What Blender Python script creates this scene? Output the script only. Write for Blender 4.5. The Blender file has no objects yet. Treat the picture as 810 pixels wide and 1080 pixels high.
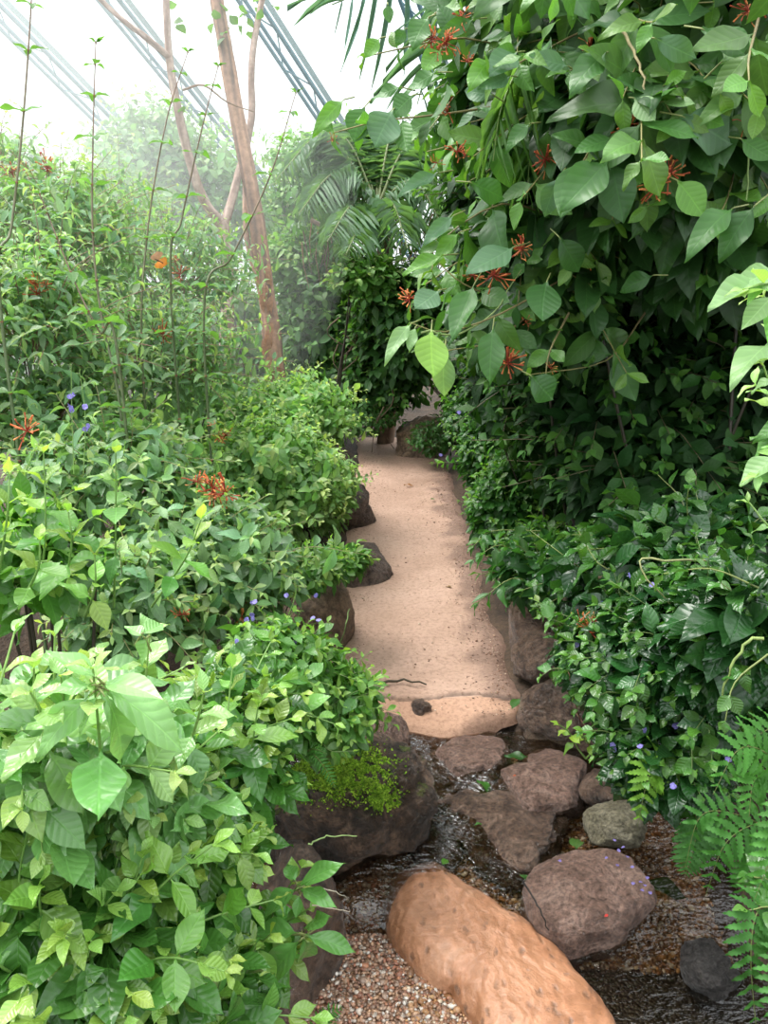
import bpy, math, random
import numpy as np
from mathutils import Vector, noise

rng = np.random.default_rng(7)
random.seed(7)
C = bpy.context.scene.collection
F = 870.0            # focal length in pixels of the 810x1080 frame
H = 1.5              # eye height
PITCH = math.radians(17.2)
cP, sP = math.cos(PITCH), math.sin(PITCH)

def ray(px, py):
    r = (px - 405) / F; u = (540 - py) / F
    return np.array([r, cP + u * sP, -sP + u * cP])
def W(px, py, t):                     # point seen at (px,py), t metres along the view axis
    return np.array([0, 0, H]) + ray(px, py) * t
def G(px, py, z=0.0):                 # point seen at (px,py) lying at height z
    d = ray(px, py); t = (z - H) / d[2]
    return np.array([0, 0, H]) + d * t

def nrm(v):
    v = np.asarray(v, float)
    return v / np.maximum(np.linalg.norm(v, axis=-1, keepdims=True), 1e-9)

# ------------------------------------------------------------------ objects
def tag(o, label=None, cat=None, group=None, kind=None):
    if label: o['label'] = label
    if cat: o['category'] = cat
    if group: o['group'] = group
    if kind: o['kind'] = kind
    return o
def thing(name, label, cat, loc, group=None):
    o = bpy.data.objects.new(name, None); C.objects.link(o)
    o.location = Vector([float(a) for a in loc]); o.empty_display_size = .05
    return tag(o, label, cat, group)

class MB:
    """collects faces; builds one mesh object"""
    def __init__(s):
        s.v = []; s.f = []; s.n = 0; s.uv = []; s.col = []
    def add(s, v, f, uv=None, col=None):
        v = np.asarray(v, float).reshape(-1, 3); f = np.asarray(f, int)
        s.v.append(v); s.f.append((f + s.n)); s.n += len(v)
        s.uv.append(np.zeros((len(v), 2)) if uv is None else np.asarray(uv, float))
        if col is None: col = (1, 1, 1)
        col = np.asarray(col, float)
        if col.ndim == 1: col = np.tile(col[:3], (len(v), 1))
        s.col.append(col)
    def build(s, name, mat, parent=None, smooth=True):
        v = np.concatenate(s.v)
        if parent is not None:
            q = parent
            off = np.zeros(3)
            while q is not None:
                off += np.array(q.location); q = q.parent
            v = v - off
        me = bpy.data.meshes.new(name)
        me.vertices.add(len(v)); me.vertices.foreach_set('co', v.ravel())
        fl = [f for f in s.f if f.size]
        tot = np.concatenate([np.full(len(f), f.shape[1]) for f in fl])
        loops = np.concatenate([f.ravel() for f in fl])
        me.loops.add(len(loops)); me.loops.foreach_set('vertex_index', loops)
        me.polygons.add(len(tot))
        st = np.concatenate([[0], np.cumsum(tot)[:-1]])
        me.polygons.foreach_set('loop_start', st); me.polygons.foreach_set('loop_total', tot)
        me.polygons.foreach_set('use_smooth', np.full(len(tot), smooth))
        uvl = me.uv_layers.new(name='uv'); uv = np.concatenate(s.uv)
        uvl.data.foreach_set('uv', uv[loops].ravel())
        ca = me.color_attributes.new(name='tint', type='FLOAT_COLOR', domain='POINT')
        col = np.concatenate(s.col); col = np.hstack([col, np.ones((len(col), 1))])
        ca.data.foreach_set('color', col.ravel())
        me.update(calc_edges=True); me.validate()
        me.materials.append(mat)
        o = bpy.data.objects.new(name, me); C.objects.link(o)
        if parent is not None: o.parent = parent
        return o

# ------------------------------------------------------------------ node materials
class NT:
    def __init__(s, name):
        s.m = bpy.data.materials.new(name); s.m.use_nodes = True
        s.t = s.m.node_tree; s.t.nodes.clear()
        s.out = s.t.nodes.new('ShaderNodeOutputMaterial')
    def n(s, typ, **kw):
        nd = s.t.nodes.new(typ)
        for k, v in kw.items():
            if k.startswith('i_'):
                key = k[2:].replace('_', ' ')
                if key.isdigit(): key = int(key)
                nd.inputs[key].default_value = v
            else: setattr(nd, k, v)
        return nd
    def l(s, a, b): s.t.links.new(a, b)
    def math(s, op, a, b=None, c=None, clamp=False):
        nd = s.t.nodes.new('ShaderNodeMath'); nd.operation = op; nd.use_clamp = clamp
        for i, x in enumerate((a, b, c)):
            if x is None: continue
            if isinstance(x, (int, float)): nd.inputs[i].default_value = x
            else: s.l(x, nd.inputs[i])
        return nd.outputs[0]
    def mix(s, fac, a, b, blend='MIX'):
        nd = s.t.nodes.new('ShaderNodeMix'); nd.data_type = 'RGBA'; nd.blend_type = blend
        for i, x in ((0, fac), (6, a), (7, b)):
            if isinstance(x, (int, float)): nd.inputs[i].default_value = x
            elif isinstance(x, (tuple, list)): nd.inputs[i].default_value = (*x[:3], 1)
            else: s.l(x, nd.inputs[i])
        return nd.outputs[2]
    def noise(s, scale, detail=4, rough=.55, vec=None, dist=0):
        nd = s.n('ShaderNodeTexNoise'); nd.inputs['Scale'].default_value = scale
        nd.inputs['Detail'].default_value = detail; nd.inputs['Roughness'].default_value = rough
        nd.inputs['Distortion'].default_value = dist
        if vec is not None: s.l(vec, nd.inputs['Vector'])
        return nd
    def ramp(s, fac, stops, interp='LINEAR'):
        nd = s.n('ShaderNodeValToRGB'); nd.color_ramp.interpolation = interp
        e = nd.color_ramp.elements
        while len(e) < len(stops): e.new(.5)
        for el, (p, c) in zip(e, stops):
            el.position = p; el.color = (*c, 1) if len(c) == 3 else c
        s.l(fac, nd.inputs[0]); return nd.outputs[0]

def leaf_mat(name, rough=.35, vein=.35, trans=.35, nv=9, veincol=1.5, bump=.5, spec=.5):
    m = NT(name)
    at = m.n('ShaderNodeAttribute', attribute_name='tint')
    uv = m.n('ShaderNodeUVMap', uv_map='uv')
    sx = m.n('ShaderNodeSeparateXYZ'); m.l(uv.outputs[0], sx.inputs[0])
    u, v = sx.outputs[0], sx.outputs[1]
    av = m.math('ABSOLUTE', v)
    mid = m.math('SUBTRACT', 1.0, m.math('MULTIPLY', av, 14.0), clamp=True)
    ph = m.math('SUBTRACT', m.math('MULTIPLY', u, float(nv)), m.math('MULTIPLY', av, 1.6))
    cs = m.math('ADD', m.math('MULTIPLY', m.math('COSINE', m.math('MULTIPLY', ph, 2 * math.pi)), .5), .5)
    lat = m.math('POWER', cs, 9.0)
    vn = m.math('MAXIMUM', mid, m.math('MULTIPLY', lat, .4))
    tc = m.n('ShaderNodeTexCoord')
    nz = m.noise(14, 3, .6, tc.outputs['Object'])
    base = m.mix(m.math('MULTIPLY', nz.outputs[0], .45), at.outputs['Color'], (.0, .0, .0), 'MIX')
    base = m.mix(m.math('MULTIPLY', vn, vein), base, m.mix(1.0, at.outputs['Color'], (veincol, veincol, veincol * .9), 'MULTIPLY'))
    bs = m.n('ShaderNodeBsdfPrincipled'); m.l(base, bs.inputs['Base Color'])
    rn = m.noise(30, 2, .5, tc.outputs['Object'])
    m.l(m.math('ADD', m.math('MULTIPLY', rn.outputs[0], .25), rough - .12), bs.inputs['Roughness'])
    bs.inputs['Specular IOR Level'].default_value = spec
    hgt = m.math('SUBTRACT', m.math('POWER', m.math('SUBTRACT', 1.0, cs), .6), m.math('MULTIPLY', mid, 1.2))
    b = m.n('ShaderNodeBump'); b.inputs['Strength'].default_value = bump; b.inputs['Distance'].default_value = .0022
    m.l(hgt, b.inputs['Height']); m.l(b.outputs[0], bs.inputs['Normal'])
    tr = m.n('ShaderNodeBsdfTranslucent')
    tcol = m.mix(1.0, base, (1.7, 1.75, .75), 'MULTIPLY'); m.l(tcol, tr.inputs[0])
    mx = m.n('ShaderNodeMixShader'); mx.inputs[0].default_value = trans
    m.l(bs.outputs[0], mx.inputs[1]); m.l(tr.outputs[0], mx.inputs[2]); m.l(mx.outputs[0], m.out.inputs[0])
    return m.m

def tint_mat(name, rough=.5, trans=0, bump=0, bscale=60, spec=.5, metal=0):
    m = NT(name)
    at = m.n('ShaderNodeAttribute', attribute_name='tint')
    bs = m.n('ShaderNodeBsdfPrincipled')
    tc = m.n('ShaderNodeTexCoord'); nz = m.noise(bscale, 4, .6, tc.outputs['Object'])
    col = m.mix(1.0, at.outputs['Color'], m.ramp(nz.outputs[0], [(.3, (.65, .65, .65)), (.7, (1.15, 1.15, 1.15))]), 'MULTIPLY')
    m.l(col, bs.inputs['Base Color'])
    bs.inputs['Roughness'].default_value = rough; bs.inputs['Specular IOR Level'].default_value = spec
    bs.inputs['Metallic'].default_value = metal
    if bump:
        b = m.n('ShaderNodeBump'); b.inputs['Strength'].default_value = bump; b.inputs['Distance'].default_value = .004
        m.l(nz.outputs[0], b.inputs['Height']); m.l(b.outputs[0], bs.inputs['Normal'])
    sh = bs.outputs[0]
    if trans:
        tr = m.n('ShaderNodeBsdfTranslucent'); m.l(col, tr.inputs[0])
        mx = m.n('ShaderNodeMixShader'); mx.inputs[0].default_value = trans
        m.l(sh, mx.inputs[1]); m.l(tr.outputs[0], mx.inputs[2]); sh = mx.outputs[0]
    m.l(sh, m.out.inputs[0]); return m.m

# ------------------------------------------------------------------ leaves
def leaf_template(ns=7, nw=2, a=.75, b=.9, fold=.25, curl=.25, wave=0., serr=0., twist=0., pet=.08, halfw=.5):
    us = np.linspace(0, 1, ns + 1); vs = np.linspace(-1, 1, 2 * nw + 1)
    V, UV = [], []
    k = 0
    for i, u in enumerate(us):
        if u < pet: w = .03
        else:
            q = (u - pet) / (1 - pet)
            w = (q ** a) * ((1 - q) ** b) / ((a / (a + b)) ** a * (b / (a + b)) ** b)
            w = max(w, .05 if i < ns else .012)
            if serr and 0 < i < ns: w *= (1 + serr) if i % 2 else (1 - serr)
        for v in vs:
            y = v * w * .5 * 2 * halfw
            z = fold * abs(y) - curl * u * u + wave * math.sin(u * 9 + v * 2) * abs(v) * .06
            yy = y + twist * u * u * .2
            V.append((u - .12 * curl * u * u, yy, z)); UV.append((u, v * w))
    nc = len(vs); Q = []
    for i in range(ns):
        for j in range(nc - 1):
            Q.append((i * nc + j, i * nc + j + 1, (i + 1) * nc + j + 1, (i + 1) * nc + j))
    V = np.array(V)[:, :]
    # order so the upper side faces +z : winding x (len) then +y
    return V, np.array(Q)[:, ::-1], np.array(UV)

def variants(n=5, seed=0, **kw):
    r = random.Random(seed); out = []
    for _ in range(n):
        k = dict(kw); k['fold'] = kw.get('fold', .25) * r.uniform(.2, 1.0)
        k['curl'] = kw.get('curl', .25) * r.uniform(-.1, 1.9); k['wave'] = r.uniform(0, 1.4); k['twist'] = r.uniform(-1, 1)
        out.append(leaf_template(**k))
    return out
LF_BIG = variants(7, 1, ns=10, nw=2, a=.95, b=1.25, fold=.28, curl=.26)
LF_MID = variants(6, 2, ns=6, nw=1, a=.9, b=1.1, fold=.28, curl=.25)
LF_LOW = variants(5, 3, ns=4, nw=1, a=.8, b=.8, fold=.25, curl=.3)
LF_HANG = variants(7, 4, ns=10, nw=2, a=.85, b=1.05, fold=.22, curl=.35)
LF_STRIP = variants(5, 5, ns=5, nw=1, a=.25, b=.6, fold=.35, curl=.25, pet=.0)
PINNA = variants(4, 6, ns=14, nw=1, a=.25, b=.75, fold=.1, curl=.12, serr=.28, pet=0.)

def put_leaves(mb, O, D, N, L, Wd, COL, tmpl):
    """O,D,N (k,3); L length, Wd width ratio, COL (k,3)"""
    O = np.asarray(O, float); D = nrm(D); N = np.asarray(N, float)
    N = nrm(N - (N * D).sum(1, keepdims=True) * D); B = np.cross(N, D)
    L = np.asarray(L, float); Wd = np.asarray(Wd, float); COL = np.asarray(COL, float)
    pick = rng.integers(0, len(tmpl), len(O))
    for k, (V, Q, UV) in enumerate(tmpl):
        ix = np.nonzero(pick == k)[0]
        if not len(ix): continue
        o, d, n, b = O[ix], D[ix], N[ix], B[ix]; l = L[ix][:, None, None]; w = Wd[ix][:, None, None]
        P = o[:, None] + l * (V[None, :, 0:1] * d[:, None] + V[None, :, 1:2] * w * b[:, None] + V[None, :, 2:3] * n[:, None])
        nv = len(V)
        fq = (Q[None] + (np.arange(len(ix)) * nv)[:, None, None]).reshape(-1, 4)
        mb.add(P.reshape(-1, 3), fq, np.tile(UV, (len(ix), 1)), np.repeat(COL[ix], nv, 0))

def tube(mb, pts, r0, r1=None, col=(.2, .3, .1), k=5, col2=None):
    pts = np.asarray(pts, float); n = len(pts); r1 = r0 if r1 is None else r1
    rad = np.linspace(r0, r1, n) if np.isscalar(r0) else np.asarray(r0)
    T = nrm(np.gradient(pts, axis=0)); ref = np.array([0, 0, 1.]) if abs(T[0][2]) < .9 else np.array([1., 0, 0])
    A = nrm(np.cross(T, ref)); Bv = np.cross(T, A)
    ang = np.arange(k) / k * 2 * math.pi
    V = pts[:, None] + rad[:, None, None] * (np.cos(ang)[None, :, None] * A[:, None] + np.sin(ang)[None, :, None] * Bv[:, None])
    Q = []
    for i in range(n - 1):
        for j in range(k):
            Q.append((i * k + j, i * k + (j + 1) % k, (i + 1) * k + (j + 1) % k, (i + 1) * k + j))
    s = np.linspace(0, 1, n); UV = np.stack([np.repeat(s, k), np.tile(ang / 6.283, n)], 1)
    c = np.tile(np.asarray(col, float), (n * k, 1))
    if col2 is not None:
        f = np.repeat(s, k)[:, None]; c = c * (1 - f) + np.asarray(col2) * f
    mb.add(V.reshape(-1, 3), np.array(Q), UV, c)
    e0, e1 = pts[0], pts[-1]
    mb.add(np.vstack([V[-1], [e1]]), np.array([(j, (j + 1) % k, k) for j in range(k)]), None, c[-1])
    mb.add(np.vstack([V[0], [e0]]), np.array([((j + 1) % k, j, k) for j in range(k)]), None, c[0])

def spline(pts, n=8):
    pts = [np.asarray(p, float) for p in pts]
    if len(pts) == 2: return np.array([pts[0] + (pts[1] - pts[0]) * s for s in np.linspace(0, 1, n)])
    P = [2 * pts[0] - pts[1]] + pts + [2 * pts[-1] - pts[-2]]; out = []
    m = max(2, n // (len(pts) - 1))
    for i in range(1, len(P) - 2):
        for s in np.linspace(0, 1, m, endpoint=False):
            a, b, c, d = P[i - 1], P[i], P[i + 1], P[i + 2]
            out.append(.5 * ((2 * b) + (-a + c) * s + (2 * a - 5 * b + 4 * c - d) * s ** 2 + (-a + 3 * b - 3 * c + d) * s ** 3))
    out.append(pts[-1]); return np.array(out)

UP = np.array([0, 0, 1.])
# leaf colour sets: (mature, young)
class Leafer:
    """gathers leaves of one plant"""
    def __init__(s, **k):
        s.O, s.D, s.N, s.L, s.W, s.C = [], [], [], [], [], []
    def add(s, o, d, n, l, w, c):
        s.O.append(o); s.D.append(d); s.N.append(n); s.L.append(l); s.W.append(w); s.C.append(c)

def shoot(lf, st, pts, P, leafy=.7, scale=1., dens=1.):
    """one leafy shoot along a curve; P = plant parameters"""
    c = spline(pts, 9); seg = np.linalg.norm(np.diff(c, axis=0), axis=1); cum = np.concatenate([[0], np.cumsum(seg)]); tot = cum[-1]
    tube(st, c, P['sr'], P['sr'] * .45, P['sc'], 5, P.get('sc2'))
    gap = P['gap'] * scale; nn = max(2, int(tot * leafy / gap)); ang = random.uniform(0, 3.14)
    for i in range(nn + 1):
        s = tot - i * gap
        if s < 0: break
        p = np.array([np.interp(s, cum, c[:, k]) for k in range(3)])
        j = min(len(c) - 2, max(0, int(np.searchsorted(cum, s) - 1))); T = nrm(c[j + 1] - c[j])
        ref = UP if abs(T[2]) < .9 else np.array([1., 0, 0]); A = nrm(np.cross(T, ref)); B = np.cross(T, A)
        age = i / 3.0
        sz = P['L'] * scale * min(1., .38 + .62 * min(1, age)) * random.uniform(.8, 1.15)
        if i > nn * .75: sz *= .8
        el = math.radians(P['el0'] * max(0, 1 - age) + P['el'] + random.uniform(-14, 14))
        if random.random() > dens * (1.0 if i < nn * .7 else .75): ang += 1.57; continue
        for q in (0, 1):
            th = ang + q * math.pi + random.uniform(-.3, .3)
            out = A * math.cos(th) + B * math.sin(th)
            d = out * math.cos(el) + T * math.sin(el) - UP * P['droop'] * min(1, age + .3) * random.uniform(.5, 1.4)
            nv = T * .7 + UP * P['up'] + rng.normal(0, .16, 3)
            f = max(0, 1 - age * 1.0); f = min(1, f + (.35 if random.random() < .06 else 0)) * P.get('young', 1)
            col = np.array(P['c0']) * (1 - f) + np.array(P['c1']) * f
            col = col * random.uniform(.75, 1.25) * np.array([random.uniform(.85, 1.2), 1, random.uniform(.8, 1.2)])
            lf.add(p, d, nv, sz * random.uniform(.85, 1.1), P['w'] * random.uniform(.85, 1.15), col)
        ang += 1.57

def blob_shoots(lf, st, cen, rad, n, P, back=.4, low=-.35, root=None, inner=.25):
    """shoots radiating from inside an ellipsoid to its surface"""
    cen = np.array(cen); rad = np.array(rad); cam = nrm(np.array([0, 0, H]) - cen)
    ga = math.pi * (3 - 5 ** .5); k = 0; off = random.uniform(0, 6)
    for i in range(n):
        z = 1 - 2 * (i + .5) / n; r = (1 - z * z) ** .5; th = i * ga + off
        d = np.array([math.cos(th) * r, math.sin(th) * r, z])
        if d[2] < low: continue
        if d @ cam < -.25 and random.random() > back: continue
        tip = cen + d * rad * (random.uniform(.6, 1.12) if random.random() > P.get('stray', .08) else random.uniform(1.15, 1.5)) + rng.normal(0, .07, 3) * rad
        d2 = nrm(d + np.array([0, 0, P.get('lift', .5)]))
        start = cen + d * rad * inner * random.uniform(.2, 1.4) - np.array([0, 0, .25]) * rad[2]
        mid = (start + tip) / 2 + np.array([0, 0, P.get('arch', .15)]) * np.linalg.norm(tip - start) + rng.normal(0, .05, 3) * rad
        shoot(lf, st, [start, mid, tip], P, leafy=P.get('leafy', .75), dens=P.get('dens', 1.))

def filler(lf, cen, rad, n, P, seed=0):
    """leaves spread through the inside of the crown"""
    for _ in range(n):
        v = rng.normal(0, 1, 3); v = v / np.linalg.norm(v) * random.uniform(.35, .9) ** .6
        p = np.array(cen) + v * np.array(rad)
        d = nrm(v * [1, 1, .5] + rng.normal(0, .6, 3) - UP * P['droop'])
        lf.add(p, d, UP * .8 + v * .6 + rng.normal(0, .3, 3), P['L'] * random.uniform(.7, 1.05), P['w'], np.array(P['c0']) * random.uniform(.6, 1.1))
EXPOSURE = 0.40; SKY = 3.0; SUN = 4.2; MIST = 0.034; DENS = 1.7
# =================================================================== camera, light, sky
cam = bpy.data.cameras.new('camera'); co = bpy.data.objects.new('camera', cam); C.objects.link(co)
cam.sensor_fit = 'VERTICAL'; cam.sensor_height = 36; cam.lens = F / 1080 * 36; cam.clip_start = .02
co.location = (0, 0, H); co.rotation_euler = (math.pi / 2 - PITCH, 0, 0)
sc = bpy.context.scene; sc.camera = co
sc.view_settings.view_transform = 'Standard'; sc.view_settings.look = 'None'
sc.view_settings.gamma = 1; sc.view_settings.use_curve_mapping = False
sc.view_settings.exposure = EXPOSURE
sc.cycles.use_denoising = True
sc.cycles.max_bounces = 10; sc.cycles.diffuse_bounces = 5; sc.cycles.glossy_bounces = 3
sc.cycles.transmission_bounces = 6; sc.cycles.volume_bounces = 1; sc.cycles.transparent_max_bounces = 8
sc.cycles.sample_clamp_indirect = 6

w = bpy.data.worlds.new('overcast_sky'); sc.world = w; w.use_nodes = True
t = w.node_tree; t.nodes.clear()
tc = t.nodes.new('ShaderNodeTexCoord'); sx = t.nodes.new('ShaderNodeSeparateXYZ'); t.links.new(tc.outputs['Generated'], sx.inputs[0])
rp = t.nodes.new('ShaderNodeValToRGB'); t.links.new(sx.outputs[2], rp.inputs[0])
e = rp.color_ramp.elements; e.new(.45)
for el, (p, c) in zip(e, [(0, (.30, .325, .325)), (.45, (.52, .56, .57)), (1, (.94, .97, 1.0))]): el.position = p; el.color = (*c, 1)
bg = t.nodes.new('ShaderNodeBackground'); bg.inputs[1].default_value = SKY
t.links.new(rp.outputs[0], bg.inputs[0]); ow = t.nodes.new('ShaderNodeOutputWorld'); t.links.new(bg.outputs[0], ow.inputs[0])
sl = bpy.data.lights.new('sun', 'SUN'); so = bpy.data.objects.new('sun', sl); C.objects.link(so)
sl.energy = SUN; sl.angle = math.radians(35); sl.color = (1, .97, .92)
so.rotation_euler = Vector((.55, -.25, -1)).to_track_quat('-Z', 'Y').to_euler()

# =================================================================== ground materials
def rock_mat(name, c1, c2, c3, scale=9, rough=.45, bump=.9, moss=0., wet=0., pits=0.):
    m = NT(name); tc = m.n('ShaderNodeTexCoord'); g = m.n('ShaderNodeNewGeometry')
    P = tc.outputs['Object']
    n1 = m.noise(scale * 1.6, 8, .68, P, .6); n2 = m.noise(scale * 9, 8, .72, P); n3 = m.noise(scale * .35, 3, .5, P, 1.0)
    col = m.ramp(n1.outputs[0], [(.36, c1), (.5, c2), (.66, c3)])
    col = m.mix(1.0, col, m.ramp(n2.outputs[0], [(.34, (.82, .80, .78)), (.66, (1.12, 1.1, 1.08))] if pits else [(.34, (.35, .33, .32)), (.5, (.95, .95, .95)), (.68, (1.55, 1.5, 1.45))]), 'MULTIPLY')
    vo = m.n('ShaderNodeTexVoronoi'); vo.inputs['Scale'].default_value = scale * 5; m.l(P, vo.inputs['Vector'])
    hgt = m.math('ADD', m.math('MULTIPLY', n1.outputs[0], 1.6), m.math('ADD', m.math('MULTIPLY', n2.outputs[0], .4 if pits else 1.1), m.math('MULTIPLY', vo.outputs[0], .25)))
    if pits:
        v2 = m.n('ShaderNodeTexVoronoi'); v2.inputs['Scale'].default_value = 22; v2.inputs['Randomness'].default_value = 1
        mp = m.n('ShaderNodeMapping'); mp.inputs['Rotation'].default_value = (0, 0, .7); mp.inputs['Scale'].default_value = (1.5, .8, 1)
        m.l(m.mix(.08, P, n1.outputs[1], 'ADD'), mp.inputs[0]); m.l(mp.outputs[0], v2.inputs['Vector'])
        pit = m.math('SUBTRACT', 1.0, m.math('MULTIPLY', v2.outputs[0], 3.4), clamp=True)
        sel = m.math('GREATER_THAN', m.noise(17, 2, .5, P).outputs[0], .45)
        pit = m.math('MULTIPLY', pit, sel)
        rp = m.n('ShaderNodeTexWave'); rp.wave_type = 'BANDS'; rp.inputs['Scale'].default_value = 7; rp.inputs['Distortion'].default_value = 14
        rp.inputs['Detail'].default_value = 4; rp.inputs['Detail Scale'].default_value = 1.6; m.l(P, rp.inputs['Vector'])
        col = m.mix(m.math('MULTIPLY', m.math('MULTIPLY', pit, 1.6, clamp=True), m.math('MULTIPLY', m.noise(9, 3, .6, P).outputs[0], 1.1)), col, (.12, .075, .055))
        col = m.mix(m.math('MULTIPLY', m.math('SUBTRACT', 1.0, rp.outputs[1]), .3), col, (.20, .09, .035))
        hgt = m.math('ADD', m.math('SUBTRACT', hgt, m.math('MULTIPLY', pit, .9)), m.math('MULTIPLY', rp.outputs[1], .22))
    ro = m.math('ADD', m.math('MULTIPLY', n2.outputs[0], .35), rough - .15)
    if moss:
        nm = m.noise(11, 5, .7, P); sp = m.n('ShaderNodeSeparateXYZ'); m.l(g.outputs['Normal'], sp.inputs[0])
        k = m.math('MULTIPLY', m.math('SUBTRACT', m.math('ADD', m.math('MULTIPLY', sp.outputs[2], .35), nm.outputs[0]), 1.02 - moss), 9.0, clamp=True)
        col = m.mix(k, col, m.ramp(n2.outputs[0], [(.3, (.05, .10, .01)), (.7, (.26, .33, .04))])); ro = m.math('MAXIMUM', ro, m.math('MULTIPLY', k, .9))
        hgt = m.math('ADD', hgt, m.math('MULTIPLY', k, n2.outputs[0]))
    bs = m.n('ShaderNodeBsdfPrincipled'); m.l(col, bs.inputs['Base Color']); m.l(ro, bs.inputs['Roughness'])
    bs.inputs['Coat Weight'].default_value = wet; bs.inputs['Coat Roughness'].default_value = .12
    b = m.n('ShaderNodeBump'); b.inputs['Strength'].default_value = bump; b.inputs['Distance'].default_value = .016 if pits else .032
    m.l(hgt, b.inputs['Height']); m.l(b.outputs[0], bs.inputs['Normal']); m.l(b.outputs[0], bs.inputs['Coat Normal'])
    m.l(bs.outputs[0], m.out.inputs[0]); return m.m

def sand_mat():
    m = NT('sandy_concrete'); tc = m.n('ShaderNodeTexCoord'); P = tc.outputs['Object']
    n1 = m.noise(2.2, 6, .6, P); n2 = m.noise(60, 6, .7, P); n3 = m.noise(230, 3, .6, P); n4 = m.noise(9, 5, .6, P)
    col = m.ramp(n1.outputs[0], [(.3, (.34, .21, .145)), (.55, (.455, .295, .215)), (.75, (.52, .345, .26))])
    col = m.mix(1.0, col, m.ramp(n2.outputs[0], [(.32, (.66, .62, .6)), (.5, (1, 1, 1)), (.72, (1.12, 1.12, 1.12))]), 'MULTIPLY')
    col = m.mix(m.math('MULTIPLY', m.math('GREATER_THAN', n3.outputs[0], .67), .5), col, (.22, .13, .08))
    at = m.n('ShaderNodeAttribute', attribute_name='tint'); col = m.mix(1.0, col, at.outputs['Color'], 'MULTIPLY')
    bs = m.n('ShaderNodeBsdfPrincipled'); m.l(col, bs.inputs['Base Color']); bs.inputs['Roughness'].default_value = .75
    b = m.n('ShaderNodeBump'); b.inputs['Strength'].default_value = .6; b.inputs['Distance'].default_value = .008
    m.l(m.math('ADD', m.math('ADD', n2.outputs[0], m.math('MULTIPLY', n3.outputs[0], .5)), n4.outputs[0]), b.inputs['Height']); m.l(b.outputs[0], bs.inputs['Normal'])
    m.l(bs.outputs[0], m.out.inputs[0]); return m.m

def soil_mat():
    m = NT('dark_soil'); tc = m.n('ShaderNodeTexCoord'); P = tc.outputs['Object']
    n1 = m.noise(5, 6, .6, P); n2 = m.noise(70, 5, .7, P)
    col = m.ramp(n1.outputs[0], [(.3, (.035, .022, .014)), (.6, (.09, .058, .036)), (.8, (.15, .10, .06))])
    col = m.mix(1.0, col, m.ramp(n2.outputs[0], [(.3, (.5, .5, .5)), (.7, (1.5, 1.4, 1.3))]), 'MULTIPLY')
    bs = m.n('ShaderNodeBsdfPrincipled'); m.l(col, bs.inputs['Base Color']); bs.inputs['Roughness'].default_value = .8
    b = m.n('ShaderNodeBump'); b.inputs['Strength'].default_value = 1; b.inputs['Distance'].default_value = .02
    m.l(m.math('ADD', n1.outputs[0], n2.outputs[0]), b.inputs['Height']); m.l(b.outputs[0], bs.inputs['Normal']); m.l(bs.outputs[0], m.out.inputs[0]); return m.m

def bed_mat():
    m = NT('gravel_bed'); tc = m.n('ShaderNodeTexCoord'); P = tc.outputs['Object']
    v = m.n('ShaderNodeTexVoronoi'); v.inputs['Scale'].default_value = 110; m.l(P, v.inputs['Vector'])
    sp = m.n('ShaderNodeSeparateColor'); m.l(v.outputs[1], sp.inputs[0])
    col = m.ramp(sp.outputs[0], [(0, (.16, .08, .045)), (.4, (.34, .18, .09)), (.7, (.46, .30, .20)), (1, (.55, .5, .45))])
    col = m.mix(1.0, col, m.ramp(v.outputs[0], [(0, (1.1, 1.1, 1.1)), (.8, (.35, .3, .28))]), 'MULTIPLY')
    at = m.n('ShaderNodeAttribute', attribute_name='tint'); col = m.mix(1.0, col, at.outputs['Color'], 'MULTIPLY')
    bs = m.n('ShaderNodeBsdfPrincipled'); m.l(col, bs.inputs['Base Color']); bs.inputs['Roughness'].default_value = .5
    b = m.n('ShaderNodeBump'); b.invert = True; b.inputs['Strength'].default_value = 1; b.inputs['Distance'].default_value = .006
    m.l(v.outputs[0], b.inputs['Height']); m.l(b.outputs[0], bs.inputs['Normal']); m.l(bs.outputs[0], m.out.inputs[0]); return m.m

def water_mat():
    m = NT('clear_stream_water'); tc = m.n('ShaderNodeTexCoord')
    mp = m.n('ShaderNodeMapping'); mp.inputs['Rotation'].default_value = (0, 0, .5); mp.inputs['Scale'].default_value = (1, 2.4, 1); m.l(tc.outputs['Object'], mp.inputs[0])
    n1 = m.noise(16, 3, .55, mp.outputs[0], .8); n2 = m.noise(48, 2, .5, mp.outputs[0])
    b = m.n('ShaderNodeBump'); b.inputs['Strength'].default_value = .8; b.inputs['Distance'].default_value = .014
    m.l(m.math('ADD', n1.outputs[0], m.math('MULTIPLY', n2.outputs[0], .3)), b.inputs['Height'])
    gl = m.n('ShaderNodeBsdfGlossy'); gl.inputs['Roughness'].default_value = .06; m.l(b.outputs[0], gl.inputs['Normal'])
    tr = m.n('ShaderNodeBsdfTransparent'); tr.inputs[0].default_value = (.66, .60, .50, 1)
    fr = m.n('ShaderNodeFresnel'); fr.inputs[0].default_value = 1.42; m.l(b.outputs[0], fr.inputs['Normal'])
    mx = m.n('ShaderNodeMixShader'); m.l(m.math('MULTIPLY', fr.outputs[0], 1.8, clamp=True), mx.inputs[0]); m.l(tr.outputs[0], mx.inputs[1]); m.l(gl.outputs[0], mx.inputs[2])
    m.l(mx.outputs[0], m.out.inputs[0]); return m.m

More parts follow.
